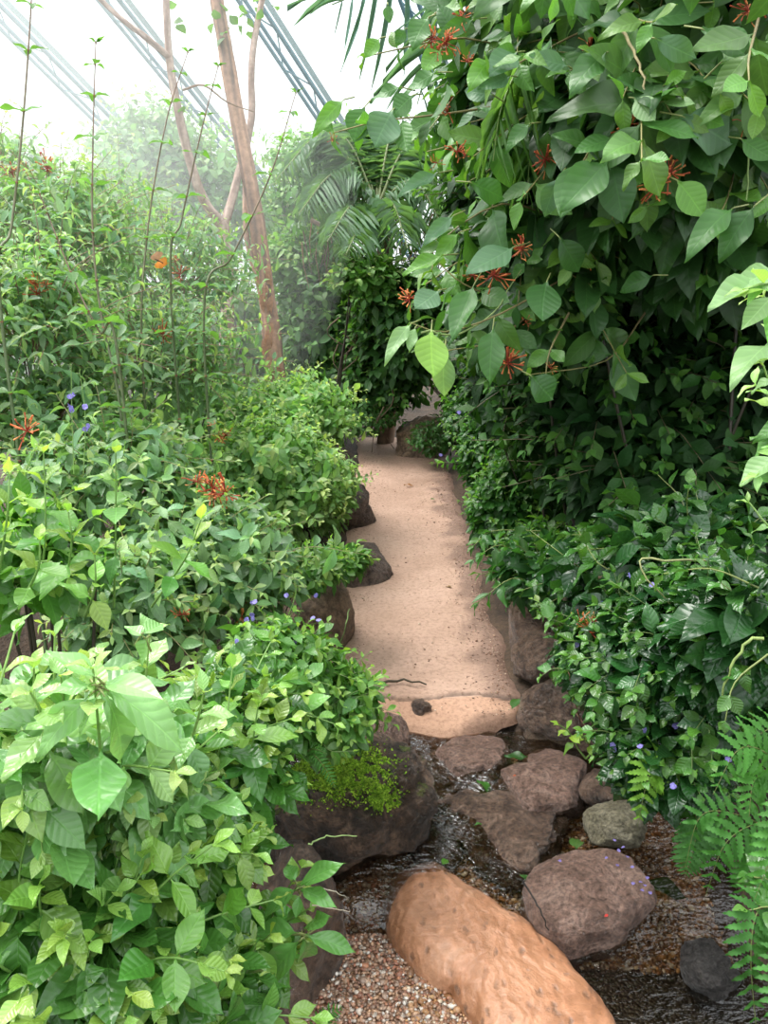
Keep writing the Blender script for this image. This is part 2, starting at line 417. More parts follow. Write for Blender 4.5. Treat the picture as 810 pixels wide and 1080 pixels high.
M = {}
M['sand'] = sand_mat(); M['soil'] = soil_mat(); M['bed'] = bed_mat(); M['water'] = water_mat()
M['rock_brown'] = rock_mat('brown_wet_rock', (.05, .03, .02), (.16, .098, .068), (.30, .20, .145), 8, .36, 1, wet=.8)
M['rock_moss'] = rock_mat('mossy_dark_rock', (.022, .014, .009), (.085, .052, .034), (.25, .155, .10), 8, .4, 1, moss=.16, wet=.7)
M['rock_pink'] = rock_mat('pinkish_rock', (.15, .085, .062), (.28, .17, .13), (.40, .265, .21), 9, .42, 1, wet=.5)
M['rock_tan'] = rock_mat('tan_rock', (.13, .085, .055), (.26, .18, .12), (.36, .26, .18), 5, .6, .8)
M['rock_grey'] = rock_mat('grey_brown_rock', (.09, .065, .05), (.17, .12, .095), (.26, .19, .155), 9, .55, 1, moss=.02)
M['rock_dark'] = rock_mat('dark_wet_rock', (.018, .016, .015), (.05, .045, .042), (.10, .09, .085), 12, .35, 1, wet=.4)
M['rock_orange'] = rock_mat('orange_weathered_rock', (.31, .14, .07), (.43, .205, .11), (.50, .27, .165), 4, .42, .5, wet=.35, pits=1)
M['rock_algae'] = rock_mat('green_algae_rock', (.10, .09, .05), (.19, .17, .11), (.30, .27, .19), 12, .5, .8, moss=.1)
M['leaf'] = leaf_mat('fresh_leaf', .36, .3, .42, 7, 1.6, .2)
M['leaf_gloss'] = leaf_mat('glossy_leaf', .27, .26, .28, 7, 1.6, .28, .6)
M['leaf_big'] = leaf_mat('large_soft_leaf', .42, .3, .3, 8, 1.6, .2, .5)
M['leaf_shade'] = leaf_mat('dull_dark_leaf', .55, .2, .25, 6, 1.4, .2, .22)
M['fern'] = leaf_mat('fern_leaf', .5, .25, .3, 12, 1.4, .2, .25)
M['leaf_far'] = leaf_mat('distant_leaf', .5, .2, .35, 5, 1.4, .2)
M['stem'] = tint_mat('green_stem', .5)
M['bark'] = tint_mat('peeling_bark', .8, bump=1, bscale=30)
M['petal'] = tint_mat('flower_petal', .5, .35)
M['pebble'] = tint_mat('wet_pebble', .35, bscale=90)
M['litter'] = tint_mat('leaf_litter', .7, .2)
M['steel'] = tint_mat('painted_steel', .45)
M['moss'] = tint_mat('moss', .9, .3)

# =================================================================== ground shapes
def interp_edge(tab, y):
    ys = [a for a, _ in tab]; return np.interp(y, ys, [b for _, b in tab])
# path edges: world points from the ground plane
LE = [G(x, y) for x, y in ((372, 790), (360, 740), (357, 690), (360, 640), (366, 590), (374, 540), (380, 505), (383, 480), (380, 462), (375, 452))]
RE = [G(x, y) for x, y in ((548, 790), (543, 740), (530, 690), (515, 650), (503, 600), (490, 560), (478, 520), (472, 490), (468, 470), (462, 455))]
YLIP = G(450, 764)[1]
ly = np.array([p[1] for p in LE]); lx = np.array([p[0] for p in LE]); ry = np.array([p[1] for p in RE]); rx = np.array([p[0] for p in RE])
def path_l(y): return np.interp(y, ly, lx)
def path_r(y): return np.interp(y, ry, rx)
BED = -.20; WAT = -.125
def soil_z(x, y):
    n = noise.noise(Vector((x * 1.3, y * 1.3, 0))) * .06 + noise.noise(Vector((x * 6, y * 6, 3))) * .015
    l, r = path_l(y), path_r(y)
    d = (l - x) if x < l else (x - r) if x > r else 0
    if y > YLIP - .12:
        f = min(1, d / .5); z = -.022 + .30 * f * f * (3 - 2 * f) * (1.0 if x < l else .8) + .08 * min(3, max(0, d - .5)) + n * min(1, d * 4)
        k = min(1, max(0, (YLIP + .09 - y) / .12)) if l - .03 < x < r + .02 else min(1, max(0, (YLIP - y) / .12))
        return z * (1 - k) + (-.24) * k if d <= .0 else z * (1 - k) + k * max(-.24, z - .2)
    a, b = -.42, .78                     # stream bed between the banks
    d = (a - x) if x < a else (x - b) if x > b else 0
    f = min(1, d / .4); return -.26 + .40 * f * f * (3 - 2 * f) + .1 * min(3, max(0, d - .4)) + n * min(1, d * 3)
def grid_mesh(name, xs, ys, fz, mat, kind='structure', colf=None):
    mb = MB(); X, Y = np.meshgrid(xs, ys, indexing='ij')
    Z = np.array([[fz(a, b) for b in ys] for a in xs])
    V = np.stack([X.ravel(), Y.ravel(), Z.ravel()], 1); ny = len(ys)
    I = np.arange(len(xs) - 1)[:, None] * ny + np.arange(ny - 1)[None]; I = I.ravel()
    Q = np.stack([I, I + ny, I + ny + 1, I + 1], 1)
    col = None if colf is None else np.array([colf(*v) for v in V])
    mb.add(V, Q, V[:, :2], col); o = mb.build(name, mat); o['kind'] = kind; return o
grid_mesh('ground', np.concatenate([np.linspace(-9, -1.5, 20), np.linspace(-1.4, 1.6, 76), np.linspace(1.8, 9, 20)]), np.concatenate([np.linspace(-2.5, .5, 8), np.linspace(.6, 8, 130), np.linspace(8.4, 22, 30)]), soil_z, M['soil'])

# path: a slab with broken front lip
mb = MB(); ys = np.concatenate([np.linspace(0, .30, 22), np.linspace(.32, 4.6, 130)]) ; rows = []
nx = 34; V = []; cols = []
xl0, xr0 = None, None
for j, dy in enumerate(ys):
    y = YLIP + dy
    for i in range(nx + 1):
        s = i / nx
        l, r = path_l(y) - .05 + .05 * noise.noise(Vector((0, y * 4, 1))), path_r(y) + .03 + .06 * noise.noise(Vector((3, y * 4, 1))) + .025 * noise.noise(Vector((3, y * 14, 1)))
        # rounded front corners
        cr = .10 * max(0, 1 - dy / .14) ** 2
        x = l + (r - l - cr) * s
        yy = y + (0 if dy > .3 else (1 - dy / .3) * (.035 * noise.noise(Vector((x * 7, 1, 0))) - .10 * max(0, .35 - s) + .05 * max(0, s - .8)))
        n = noise.noise(Vector((x * 2.4, yy * 2.4, 5))) * .012 + noise.noise(Vector((x * 9, yy * 9, 5))) * .004
        e = min(s, 1 - s) * (r - l); z = n - .03 * max(0, 1 - e / .07) ** 2
        z -= .022 * max(0, 1 - dy / .17) if dy < .17 else 0      # worn step near the stream
        if dy < .03: z -= .02 * (1 - dy / .03) ** 2
        # crack across and hollow
        ck = abs(yy - (YLIP + .19 + .03 * noise.noise(Vector((x * 5, 0, 9)))))
        if ck < .012: z -= .008
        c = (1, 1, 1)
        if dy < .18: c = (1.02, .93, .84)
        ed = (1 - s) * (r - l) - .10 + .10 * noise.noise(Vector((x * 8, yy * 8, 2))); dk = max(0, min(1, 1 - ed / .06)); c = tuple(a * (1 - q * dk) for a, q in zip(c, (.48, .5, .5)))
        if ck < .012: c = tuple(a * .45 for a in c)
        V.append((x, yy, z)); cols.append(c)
nr = len(ys); I = (np.arange(nr - 1)[:, None] * (nx + 1) + np.arange(nx)[None]).ravel()
Q = np.stack([I, I + 1, I + nx + 2, I + nx + 1], 1)
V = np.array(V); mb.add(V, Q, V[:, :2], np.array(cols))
fr = V[:nx + 1].copy(); lo = fr.copy(); lo[:, 2] = -.24; lo[:, 1] += .03; mid = fr.copy(); mid[:, 2] -= .04; mid[:, 1] -= .008
k = np.arange(nx); n1 = nx + 1
mb.add(np.vstack([fr, mid, lo]), np.vstack([np.stack([k, k + n1, k + n1 + 1, k + 1], 1), np.stack([k + n1, k + 2 * n1, k + 2 * n1 + 1, k + n1 + 1], 1)]), None, (.75, .62, .52))
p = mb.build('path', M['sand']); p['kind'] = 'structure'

# gravel bed and water
_e = [G(404, 930, -.16), G(404, 985, -.16), G(470, 1050, -.16), G(500, 1085, -.16), G(600, 1230, -.16)]
def dry(x, y):
    q = np.interp(y, [p[1] for p in _e[::-1]], [p[0] for p in _e[::-1]]) + .05
    return max(0, min(1, (q - x) / .05)) * max(0, min(1, (1.74 - y) / .05))
def dark_bed(x, y): return max(0, min(1, (x - .40 + .12 * noise.noise(Vector((x * 5, y * 5, 4)))) / .05)) * (y < 1.62)  # mask: bed colour goes nearly black towards its right end, without pebbles
def bed_z(x, y): return BED + .028 * noise.noise(Vector((x * 3, y * 3, 8))) + .04 * dry(x, y) + .006 * noise.noise(Vector((x * 25, y * 25, 1))) + .06 * max(0, min(1, (y - 1.75) / .5))
o = grid_mesh('stream_bed_ground', np.linspace(-.55, .95, 90), np.linspace(.55, YLIP + .05, 110), bed_z, M['bed'], colf=lambda x, y, z: (lambda k: (1 - .93 * k, 1 - .92 * k, 1 - .93 * k))(dark_bed(x, y)))
def wat_z(x, y): return WAT - .022 * max(0, min(1, (1.78 - y) / .12)) + .012 * noise.noise(Vector((x * 7, y * 5, 2))) + .05 * max(0, min(1, (y - 1.62) / .45)) + .03 * max(0, min(1, (y - 2.1) / .2)) + (.006 * noise.noise(Vector((x * 30, y * 60, 2))) if y > 2.1 else 0) - .08 * dry(x, y)
o = grid_mesh('stream_water', np.linspace(-.55, .95, 110), np.linspace(.55, YLIP + .03, 130), wat_z, M['water'])

# =================================================================== rocks
def rock(label, cen, rad, mat, poly=None, yaw=0, e=.75, nz=.09, cuts=7, seed=0, nu=72, nv=44, name='rock', tilt=(0, 0), group=None, cat='rock', flat=.0):
    r = random.Random(seed); cen = np.array(cen, float); rad = np.array(rad, float)
    if poly is not None:
        P2 = np.array([p[:2] for p in poly]); c2 = P2.mean(0); cen = np.array([c2[0], c2[1], cen[2]])
        d = P2 - c2; an = np.arctan2(d[:, 1], d[:, 0]); rr = np.linalg.norm(d, axis=1); o = np.argsort(an); an, rr = an[o], rr[o]
        an = np.concatenate([an - 2 * math.pi, an, an + 2 * math.pi]); rr = np.tile(rr, 3)
    pl = []
    for _ in range(cuts):
        n = np.array([r.gauss(0, 1), r.gauss(0, 1), r.gauss(0, .7) + .15]); n /= np.linalg.norm(n); pl.append((n, r.uniform(.72, .93)))
    V = []; q = seed * 3.7
    for i in range(nv + 1):
        ph = math.pi * i / nv
        for j in range(nu):
            th = 2 * math.pi * j / nu
            sp, cp = abs(math.sin(ph)) ** e, math.copysign(abs(math.cos(ph)) ** e, math.cos(ph))
            u = np.array([math.cos(th) * sp, math.sin(th) * sp, cp])
            for n, dd in pl:
                k = u @ n - dd
                if k > 0: u = u - n * k * .85
            sc_ = float(np.mean(rad)); 
            nn = noise.noise(Vector(u * 1.4) + Vector((q, 0, 0))) * nz * 1.5 + noise.noise(Vector(u * 3.6) + Vector((q, 5, 0))) * nz * .6 + noise.noise(Vector(u * 9) + Vector((q, 9, 0))) * nz * .4 + noise.noise(Vector(u * 22) + Vector((q, 3, 0))) * nz * .16
            u = u * (1 + nn)
            if poly is not None:
                R = np.interp(th if th < math.pi else th - 2 * math.pi, an, rr)
                V.append((u[0] * R, u[1] * R, u[2] * rad[2]))
            else: V.append(u * rad)
    V = np.array(V)
    if poly is None and yaw:
        c, s = math.cos(yaw), math.sin(yaw); V = V @ np.array([[c, s, 0], [-s, c, 0], [0, 0, 1]])
    V[:, 2] += V[:, 0] * tilt[0] + V[:, 1] * tilt[1]
    V += cen; Q = []
    for i in range(nv):
        for j in range(nu): Q.append((i * nu + j, (i + 1) * nu + j, (i + 1) * nu + (j + 1) % nu, i * nu + (j + 1) % nu))
    mb = MB(); mb.add(V, np.array(Q)); o = mb.build(name, mat)
    # origin at the foot
    off = Vector((float(cen[0]), float(cen[1]), float(V[:, 2].min()))); o.data.transform(__import__('mathutils').Matrix.Translation(-off)); o.location = off
    tag(o, label, cat, group); return o, cen

def PG(pts, z): return [G(x, y, z) for x, y in pts]
zt = -.02
boulder, bc = rock('large dark brown boulder with bright green moss patches above the gravel', G(364, 862, -.01) + [0, .04, 0], (.245, .22, .165), M['rock_moss'], e=.55, nz=.13, cuts=9, seed=4, yaw=.25, nu=110, nv=64, tilt=(-.05, 0))
rock('brown boulder low at the edge of the gravel under the mossy boulder', G(308, 985, -.08), (.12, .20, .16), M['rock_brown'], e=.7, nz=.12, seed=9, yaw=.1, cuts=6)
rock('smooth tan boulder touching the left edge of the sandy path', G(322, 652, .08), (.20, .20, .22), M['rock_tan'], e=.85, nz=.07, seed=12, cuts=4)
rock('low grey-brown rock jutting into the path behind the smooth tan boulder', G(376, 600, .03), (.17, .17, .11), M['rock_grey'], e=.7, nz=.12, seed=15, cuts=7)
rock('hazy brown rock half hidden under the round bush beside the path', G(366, 540, .04), (.17, .22, .17), M['rock_grey'], e=.7, nz=.12, seed=17, cuts=7)
rock('reddish brown rock at the far end of the path', G(443, 464, .10), (.22, .2, .20), M['rock_tan'], e=.65, nz=.15, seed=21, cuts=9)
rock('uppermost of the three dark boulders stacked right of the path', G(565, 664, .10), (.125, .13, .125), M['rock_brown'], e=.7, nz=.12, seed=24, cuts=7)
rock('middle of the three dark boulders right of the path', G(574, 700, .07), (.115, .12, .10), M['rock_brown'], e=.7, nz=.12, seed=25, cuts=7)
rock('lowest of the three dark boulders right of the path end', G(586, 748, .02), (.125, .12, .10), M['rock_brown'], e=.7, nz=.12, seed=26, cuts=7)
rock('small rounded brown rock wedged between mossy boulder and path end', G(408, 778, -.03), (.078, .085, .075), M['rock_pink'], e=.8, nz=.1, seed=29, cuts=4)
rock('small dark lump of stone standing on the front edge of the path', G(444, 748, -.01), (.035, .034, .035), M['rock_brown'], e=.8, nz=.2, seed=31, cuts=6, nu=40, nv=24)
rock('pinkish brown flat stepping stone nearest the path edge', (0, 0, -.10), (1, 1, .07), M['rock_pink'], PG([(452, 792), (470, 778), (500, 771), (534, 776), (540, 790), (526, 808), (502, 818), (482, 817), (462, 806)], -.04), e=.6, nz=.08, seed=33, cuts=5)
rock('pale brown flat stone with a pointed back corner under overhanging leaves', (0, 0, -.10), (1, 1, .075), M['rock_pink'], PG([(522, 812), (552, 798), (574, 782), (602, 792), (634, 808), (628, 830), (602, 842), (570, 850), (546, 842), (530, 828)], -.035), e=.6, nz=.08, seed=35, cuts=5)
rock('wet brown flat rock in the middle of the stream', (0, 0, -.13), (1, 1, .07), M['rock_brown'], PG([(474, 850), (498, 826), (530, 822), (560, 848), (580, 836), (608, 856), (604, 880), (572, 895), (540, 912), (508, 905), (486, 880)], -.07), e=.6, nz=.11, seed=37, cuts=6)
rock('big flat reddish brown stone dotted with fallen violet petals', (0, 0, -.13), (1, 1, .095), M['rock_pink'], PG([(552, 922), (580, 896), (618, 884), (650, 882), (672, 898), (694, 918), (694, 936), (670, 956), (640, 974), (605, 978), (576, 970), (558, 948)], -.05), e=.55, nz=.07, seed=39, cuts=5, nu=96, nv=48)
rock('pale green algae covered rock behind the petal dotted stone', G(650, 872, -.06), (.09, .075, .06), M['rock_algae'], e=.7, nz=.12, seed=41, cuts=5)
rock('dark submerged rock at the bottom right below the fern', G(748, 1025, -.13), (.065, .075, .05), M['rock_dark'], e=.7, nz=.16, seed=43, cuts=6)
rock('low wet brown rock between the mossy boulder and the stream', (0, 0, -.15), (1, 1, .06), M['rock_brown'], PG([(438, 862), (448, 848), (472, 850), (484, 872), (486, 890), (466, 896), (440, 890)], -.1), e=.6, nz=.1, seed=45, cuts=5)
rock('submerged brown slab with water running over it near the mossy boulder', (0, 0, -.125), (1, 1, .055), M['rock_brown'], PG([(442, 820), (470, 806), (500, 824), (540, 836), (530, 852), (492, 858), (470, 852), (448, 842)], -.07), e=.6, nz=.1, seed=47, cuts=5)
rock('shaded brown stone tucked under the leaves right of the flat stones', G(640, 838, -.07), (.08, .08, .06), M['rock_brown'], e=.7, nz=.12, seed=49, cuts=5)
# orange slab: footprint continues below the frame
rock('long orange rounded rock with dark pits lying beside the gravel', (0, 0, -.20), (1, 1, .125), M['rock_orange'],
     PG([(452, 906), (486, 930), (530, 958), (575, 992), (618, 1035), (655, 1085), (670, 1150), (640, 1240), (560, 1220), (525, 1150), (500, 1085), (476, 1048), (430, 1018), (404, 985), (402, 950), (418, 918)], -.15), e=.72, nz=.04, seed=51, cuts=0, nu=128, nv=64, cat='rock')

# pebbles
def pebbles(name, label, fpos, n, cols, smin, smax, seed):
    r = random.Random(seed); bm_v = []
    import bmesh
    bm = bmesh.new(); bmesh.ops.create_icosphere(bm, subdivisions=1, radius=1); bv = np.array([v.co[:] for v in bm.verts]); bf = np.array([[v.index for v in f.verts] for f in bm.faces]); bm.free()
    mb = MB(); N = 0; Vs = []; Fs = []; Cs = []
    while N < n:
        p = fpos(r)
        if p is None: continue
        s = r.uniform(smin, smax) * (1.8 if r.random() < .04 else 1)
        v = bv * np.array([r.uniform(.8, 1.5), r.uniform(.7, 1), r.uniform(.45, .8)]) * s * (1 + rng.uniform(-.12, .12, (len(bv), 1)))
        a = r.uniform(0, 6.3); c, q = math.cos(a), math.sin(a)
        v = v @ np.array([[c, q, 0], [-q, c, 0], [0, 0, 1]]); 
        Vs.append(v + p); Fs.append(bf + N * len(bv)); Cs.append(np.tile(np.array(r.choice(cols)) * r.uniform(.7, 1.2), (len(bv), 1))); N += 1
    mb.add(np.concatenate(Vs), np.concatenate(Fs), None, np.concatenate(Cs)); o = mb.build(name, M['pebble'])
    tag(o, label, 'gravel', kind='stuff')
pc1 = [(.38, .21, .135), (.46, .31, .22), (.30, .13, .08), (.5, .42, .35), (.40, .18, .10), (.34, .23, .17), (.22, .12, .08), (.43, .26, .16), (.62, .56, .5), (.32, .18, .11)]
pc2 = [(.42, .22, .09), (.5, .30, .14), (.30, .14, .06), (.55, .45, .33), (.25, .13, .07), (.6, .55, .48), (.36, .2, .1)]
def f1(r):
    x, y = r.uniform(335, 520), r.uniform(920, 1110); p = G(x, y, -.16)
    return np.array([p[0], p[1], bed_z(p[0], p[1]) + r.uniform(-.001, .007)])
def f2(r):
    x, y = r.uniform(430, 800), r.uniform(880, 1110); p = G(x, y, -.19)
    if dark_bed(p[0], p[1]) > r.random(): return None
    return np.array([p[0], p[1], bed_z(p[0], p[1]) + r.uniform(-.001, .007)])
def f3(r):
    x, y = r.uniform(425, 640), r.uniform(780, 900); p = G(x, y, -.15)
    return np.array([p[0], p[1], bed_z(p[0], p[1]) + r.uniform(-.001, .006)])
pebbles('gravel', 'pinkish mixed gravel left of the orange rock', f1, 5200, pc1, .003, .0066, 1)
pebbles('gravel', 'amber gravel under the shallow water right of the orange rock', f2, 5200, pc2, .0035, .0075, 2)
pebbles('gravel', 'brown gravel in the stream between the flat stones', f3, 1500, pc2, .0035, .008, 3)
def f4(r):
    y = r.uniform(YLIP + .05, 6.5); l, rr = path_l(y), path_r(y); q = r.random()
    x = l + .0 + abs(r.gauss(0, .07)) if q < .3 else rr - abs(r.gauss(0, .08)) if q < .75 else r.uniform(l, rr)
    return np.array([x, y, noise.noise(Vector((x * 2.4, y * 2.4, 5))) * .012 + .0005])
pebbles('gravel', 'loose reddish grit scattered along the sandy path', f4, 2600, [(.38, .22, .14), (.3, .16, .1), (.5, .36, .26), (.22, .13, .09)], .0018, .0042, 4)
# =================================================================== plants
def pp(**k):
    d = dict(L=.08, w=.5, gap=.035, sr=.0022, sc=(.16, .24, .07), el=12, el0=45, droop=.35, up=.8, c0=(.05, .15, .03), c1=(.22, .40, .07), leafy=.75, dens=1., lift=.4, arch=.12)
    d.update(k); return d
BRIGHT = pp(L=.086, w=0.54, gap=.036, sr=.0026, sc=(.15, .28, .06), c0=(.085, .25, .042), c1=(.30, .50, .10), droop=.28, up=.9, el=14, el0=48)
PALE = pp(L=.085, w=0.56, gap=.045, sr=.0028, sc=(.2, .34, .08), c0=(.19, .42, .12), c1=(.34, .54, .16), droop=.25, up=.9)
HERB = pp(L=.054, w=.5, gap=.024, sr=.0014, c0=(.12, .30, .06), c1=(.26, .46, .09))
FIRE = pp(stray=.12, L=.066, w=0.42, gap=.03, sr=.0018, sc=(.26, .15, .09), sc2=(.3, .3, .12), c0=(.19, .36, .16), c1=(.33, .50, .18), droop=.2, up=.9, el=8)
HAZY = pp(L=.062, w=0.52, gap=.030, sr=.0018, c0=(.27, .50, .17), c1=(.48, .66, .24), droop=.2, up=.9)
FIRE_TALL = pp(L=.072, w=.32, gap=.045, sr=.0020, sc=(.30, .17, .12), c0=(.22, .40, .20), c1=(.36, .52, .22), droop=.05, up=1.6, el=4, el0=25, dens=.9, stray=.2)
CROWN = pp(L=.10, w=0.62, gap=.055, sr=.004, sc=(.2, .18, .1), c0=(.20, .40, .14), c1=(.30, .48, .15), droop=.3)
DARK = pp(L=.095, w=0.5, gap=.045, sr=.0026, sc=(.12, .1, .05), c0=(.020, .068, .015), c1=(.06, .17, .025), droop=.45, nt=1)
HAMEL = pp(L=.165, w=.5, gap=.078, sr=.0030, sc=(.17, .13, .06), sc2=(.26, .24, .08), nt=1, c0=(.055, .155, .038), c1=(.13, .30, .05), droop=.75, up=.75, el=0, el0=30, arch=.25, lift=.2)
SLOPE = pp(L=.062, w=0.56, gap=.03, sr=.0016, c0=(.05, .17, .03), c1=(.14, .33, .05), droop=.3)
GLOSS = pp(L=.072, w=0.56, gap=.028, sr=.0017, sc=(.14, .2, .06), c0=(.025, .10, .022), c1=(.09, .24, .035), droop=.4, up=.8)
GLOSSB = pp(L=.105, w=0.6, gap=.045, sr=.002, sc=(.18, .22, .06), c0=(.027, .10, .024), c1=(.08, .22, .035), droop=.4, up=.8)
FARW = pp(nt=2, L=.16, w=0.6, gap=.085, sr=.005, sc=(.12, .1, .05), c0=(.032, .10, .022), c1=(.08, .20, .03), droop=.4)

ORANGE = [(.80, .24, .08), (.85, .36, .12), (.62, .13, .06)]
def tubes_cluster(parent, p, size=.03, n=11, cols=ORANGE, seed=0, name='flower_cluster'):
    """orange tubular blossoms and buds on red stalks"""
    mb = MB(); p = np.array(p, float)
    for i in range(int(n * 1.8)):
        d = nrm(rng.normal(0, 1, 3) + [0, 0, .3]); q = p + d * size * random.uniform(.2, .75)
        tube(mb, [p, q], size * .025, col=(.45, .06, .03), k=4)
        e = q + nrm(d + rng.normal(0, .35, 3)) * size * random.uniform(.2, .55)
        c = random.choice(cols)
        tube(mb, [q, (q + e) / 2, e], [size * .022, size * .035, size * .05], col=c, k=5)
    return mb.build(name, M['petal'], parent)
def violet(parent, p, s=.006, name='flower', col=(.30, .26, .66)):
    mb = MB(); p = np.array(p, float); lf = []
    ax = nrm(rng.normal(0, .5, 3) + [0, -.7, .5]); A = nrm(np.cross(ax, [1, .2, 0])); B = np.cross(ax, A)
    n = 5
    for i in range(n):
        th = i * 2 * math.pi / n; d = A * math.cos(th) + B * math.sin(th) + ax * .25
        lf.append(d)
    put_leaves(mb, np.tile(p, (n, 1)), np.array(lf), np.tile(ax, (n, 1)), np.full(n, s), np.full(n, 1.7), np.array([np.array(col) * random.uniform(.8, 1.3) for _ in range(n)]), LF_LOW)
    tube(mb, [p - ax * s * .9, p + ax * s * .15], s * .12, s * .18, col=(.5, .45, .75), k=5)
    return mb.build(name, M['petal'], parent)
def spike(parent, pts, r=.0012, fl=None, name='flower_spike'):
    """thin green flower spike, with its open violet blossoms as sub-parts"""
    c = spline(pts, 10); mb = MB(); tube(mb, c, r * 1.2, r * .7, col=(.14, .26, .05), k=5)
    for i in range(40):
        q = c[random.randrange(len(c) // 3, len(c))] + rng.normal(0, .0012, 3)
        tube(mb, [q, q + [0, 0, .004] + rng.normal(0, .001, 3)], r * .5, r * .2, col=(.2, .33, .07), k=3)
    o = mb.build(name, M['stem'], parent)
    for k in (fl or []):
        i = int(k * (len(c) - 1))
        for _ in range(3): violet(o, c[i] + rng.normal(0, .004, 3), .0065)
    return o

def hero(lv, toward=.8, up=.5):
    def f(lf, st):
        for (b, t, tt, w, c) in lv:
            B_, T_ = W(b[0], b[1], tt), W(t[0], t[1], tt - random.uniform(-.04, .06))
            d = T_ - B_; cam = nrm(np.array([0, 0, H]) - B_); L = np.linalg.norm(d) * 1.04
            lf.add(B_, d, cam * toward + UP * up + rng.normal(0, .15, 3), L, w, c)
            q = B_ - nrm(d) * L * .35 - cam * .05 - np.array([0, 0, .012]); tube(st, [q, B_, B_ + d * .06], .0018, .0012, (.22, .25, .08), 5)
    return f
def foot(c):
    x, y = float(c[0]), float(c[1])
    if x > .1 and y < 2.5: x = max(x, 1.0)
    elif x > path_r(y) - .5: x = max(x, path_r(y) + .3)
    elif y < 2.4: x = min(x, -.62)
    else: x = min(x, path_l(y) - .25)
    return np.array([x, y, float(soil_z(x, y)) - .03])
def plant(name, label, cat, P, blobs, lmat, tmpl, shoots=(), group=None, clusters=(), violets=(), spikes=(), back=.35, fill=.5, trunk=True, ground=None, low=-.35, extra=None):
    """blobs: (px, py, t, rx_px, ry_px, n_shoots[, depth_m])"""
    cs = [(W(b[0], b[1], b[2]), np.array([b[3] * b[2] / F, b[6] if len(b) > 6 else b[3] * b[2] / F, b[4] * b[2] / F]), b[5]) for b in blobs]
    if cs: c0 = cs[0][0]
    else: c0 = np.array(shoots[0][0] if not isinstance(shoots[0][0], tuple) else W(*shoots[0][0]))
    base = foot(c0)
    root = thing(name, label, cat, base, group)
    lf, st = Leafer(), MB()
    for c, r, n in cs:
        b0 = foot(c)
        if trunk:
            for k in range(P.get('nt', 3)):
                tp = c + rng.normal(0, .3, 3) * r; bb = b0 + np.append(rng.normal(0, .12, 2) * r[:2], 0)
                tube(st, spline([bb, (bb + tp) / 2 + rng.normal(0, .06, 3) * r, tp], 8), P['sr'] * 2.6, P['sr'], (.035, .027, .016), 6)
        blob_shoots(lf, st, c, r, int(n * DENS), P, back=back, low=low)
        if fill: filler(lf, c, r * .88, int(n * 9 * fill * DENS), P)
    for s in shoots:
        opt = s[-1] if isinstance(s[-1], dict) else {}
        pts = [W(*q) if isinstance(q, tuple) else q for q in s if not isinstance(q, dict)]
        Q = dict(P); Q.update(opt); shoot(lf, st, pts, Q, leafy=Q.get('leafy', .75), dens=Q['dens'])
    if extra: extra(lf, st)
    mb = MB(); put_leaves(mb, lf.O, lf.D, lf.N, lf.L, lf.W, lf.C, tmpl)
    mb.build('foliage', lmat, root); st.build('stems', M['stem'], root)
    for q in clusters: tubes_cluster(root, W(*q[:3]) if len(q) < 5 else W(*q[:3]), q[3] if len(q) > 3 else .03, q[4] if len(q) > 4 else 11)
    for q in violets: violet(root, W(*q[:3]), q[3] if len(q) > 3 else .0065)
    for q in spikes: spike(root, [W(*a) for a in q[0]], fl=q[1])
    return root

LM, LG, LB, LFm = M['leaf'], M['leaf_gloss'], M['leaf_big'], M['leaf_far']

SGR = (.14, .36, .08); WGR = (.26, .50, .17); MGR, DGR, LGR, BGR, PGR, YGR = (.07, .20, .04), (.05, .15, .035), (.14, .34, .045), (.11, .24, .11), (.24, .42, .16), (.22, .42, .05)
# ---- left foreground
plant('leafy_shrub', 'bright green broad-leaved shrub filling the bottom left corner of the view', 'shrub', BRIGHT,
      [(70, 1010, 1.12, 150, 150, 90), (200, 1080, 1.25, 90, 90, 30)], LG, LF_BIG, fill=.22,
      shoots=[((90, 1100, 1.2), (120, 1000, 1.1), (150, 905, 1.06)), ((40, 1100, 1.1), (20, 950, 1.05), (30, 870, 1.0)), ((150, 1080, 1.2), (100, 1000, 1.05), (70, 985, .98))])
plant('leafy_shrub', 'pale green shrub with the largest whorled leaves at the left, above the corner shrub', 'shrub', PALE,
      [(50, 800, 1.12, 130, 110, 55), (140, 830, 1.2, 90, 90, 30)], LG, LF_BIG, fill=.22,
      shoots=[((110, 860, 1.1), (105, 780, .98), (98, 705, .92)), ((60, 860, 1.1), (45, 760, .95), (32, 730, .9), dict(L=.085)), ((150, 830, 1.15), (150, 760, 1.08), (158, 668, 1.05), dict(L=.07)),
              ((0, 860, 1.0), (-10, 770, .95), (15, 668, .98), dict(L=.085)), ((190, 800, 1.2), (205, 770, 1.1), (215, 730, 1.06), dict(L=.08))],
      extra=hero([((104, 716), (52, 688), .92, .36, WGR), ((100, 722), (38, 726), .92, .34, WGR), ((98, 730), (24, 798), .93, .36, WGR), ((104, 732), (74, 779), .92, .36, WGR), ((108, 730), (154, 803), .92, .36, WGR), ((110, 726), (204, 772), .93, .4, WGR), ((108, 720), (165, 720), .93, .34, WGR), ((150, 668), (172, 660), 1.0, .6, WGR), ((152, 672), (134, 656), 1.0, .6, WGR), ((155, 672), (150, 700), 1.0, .6, WGR)], .5, .9))
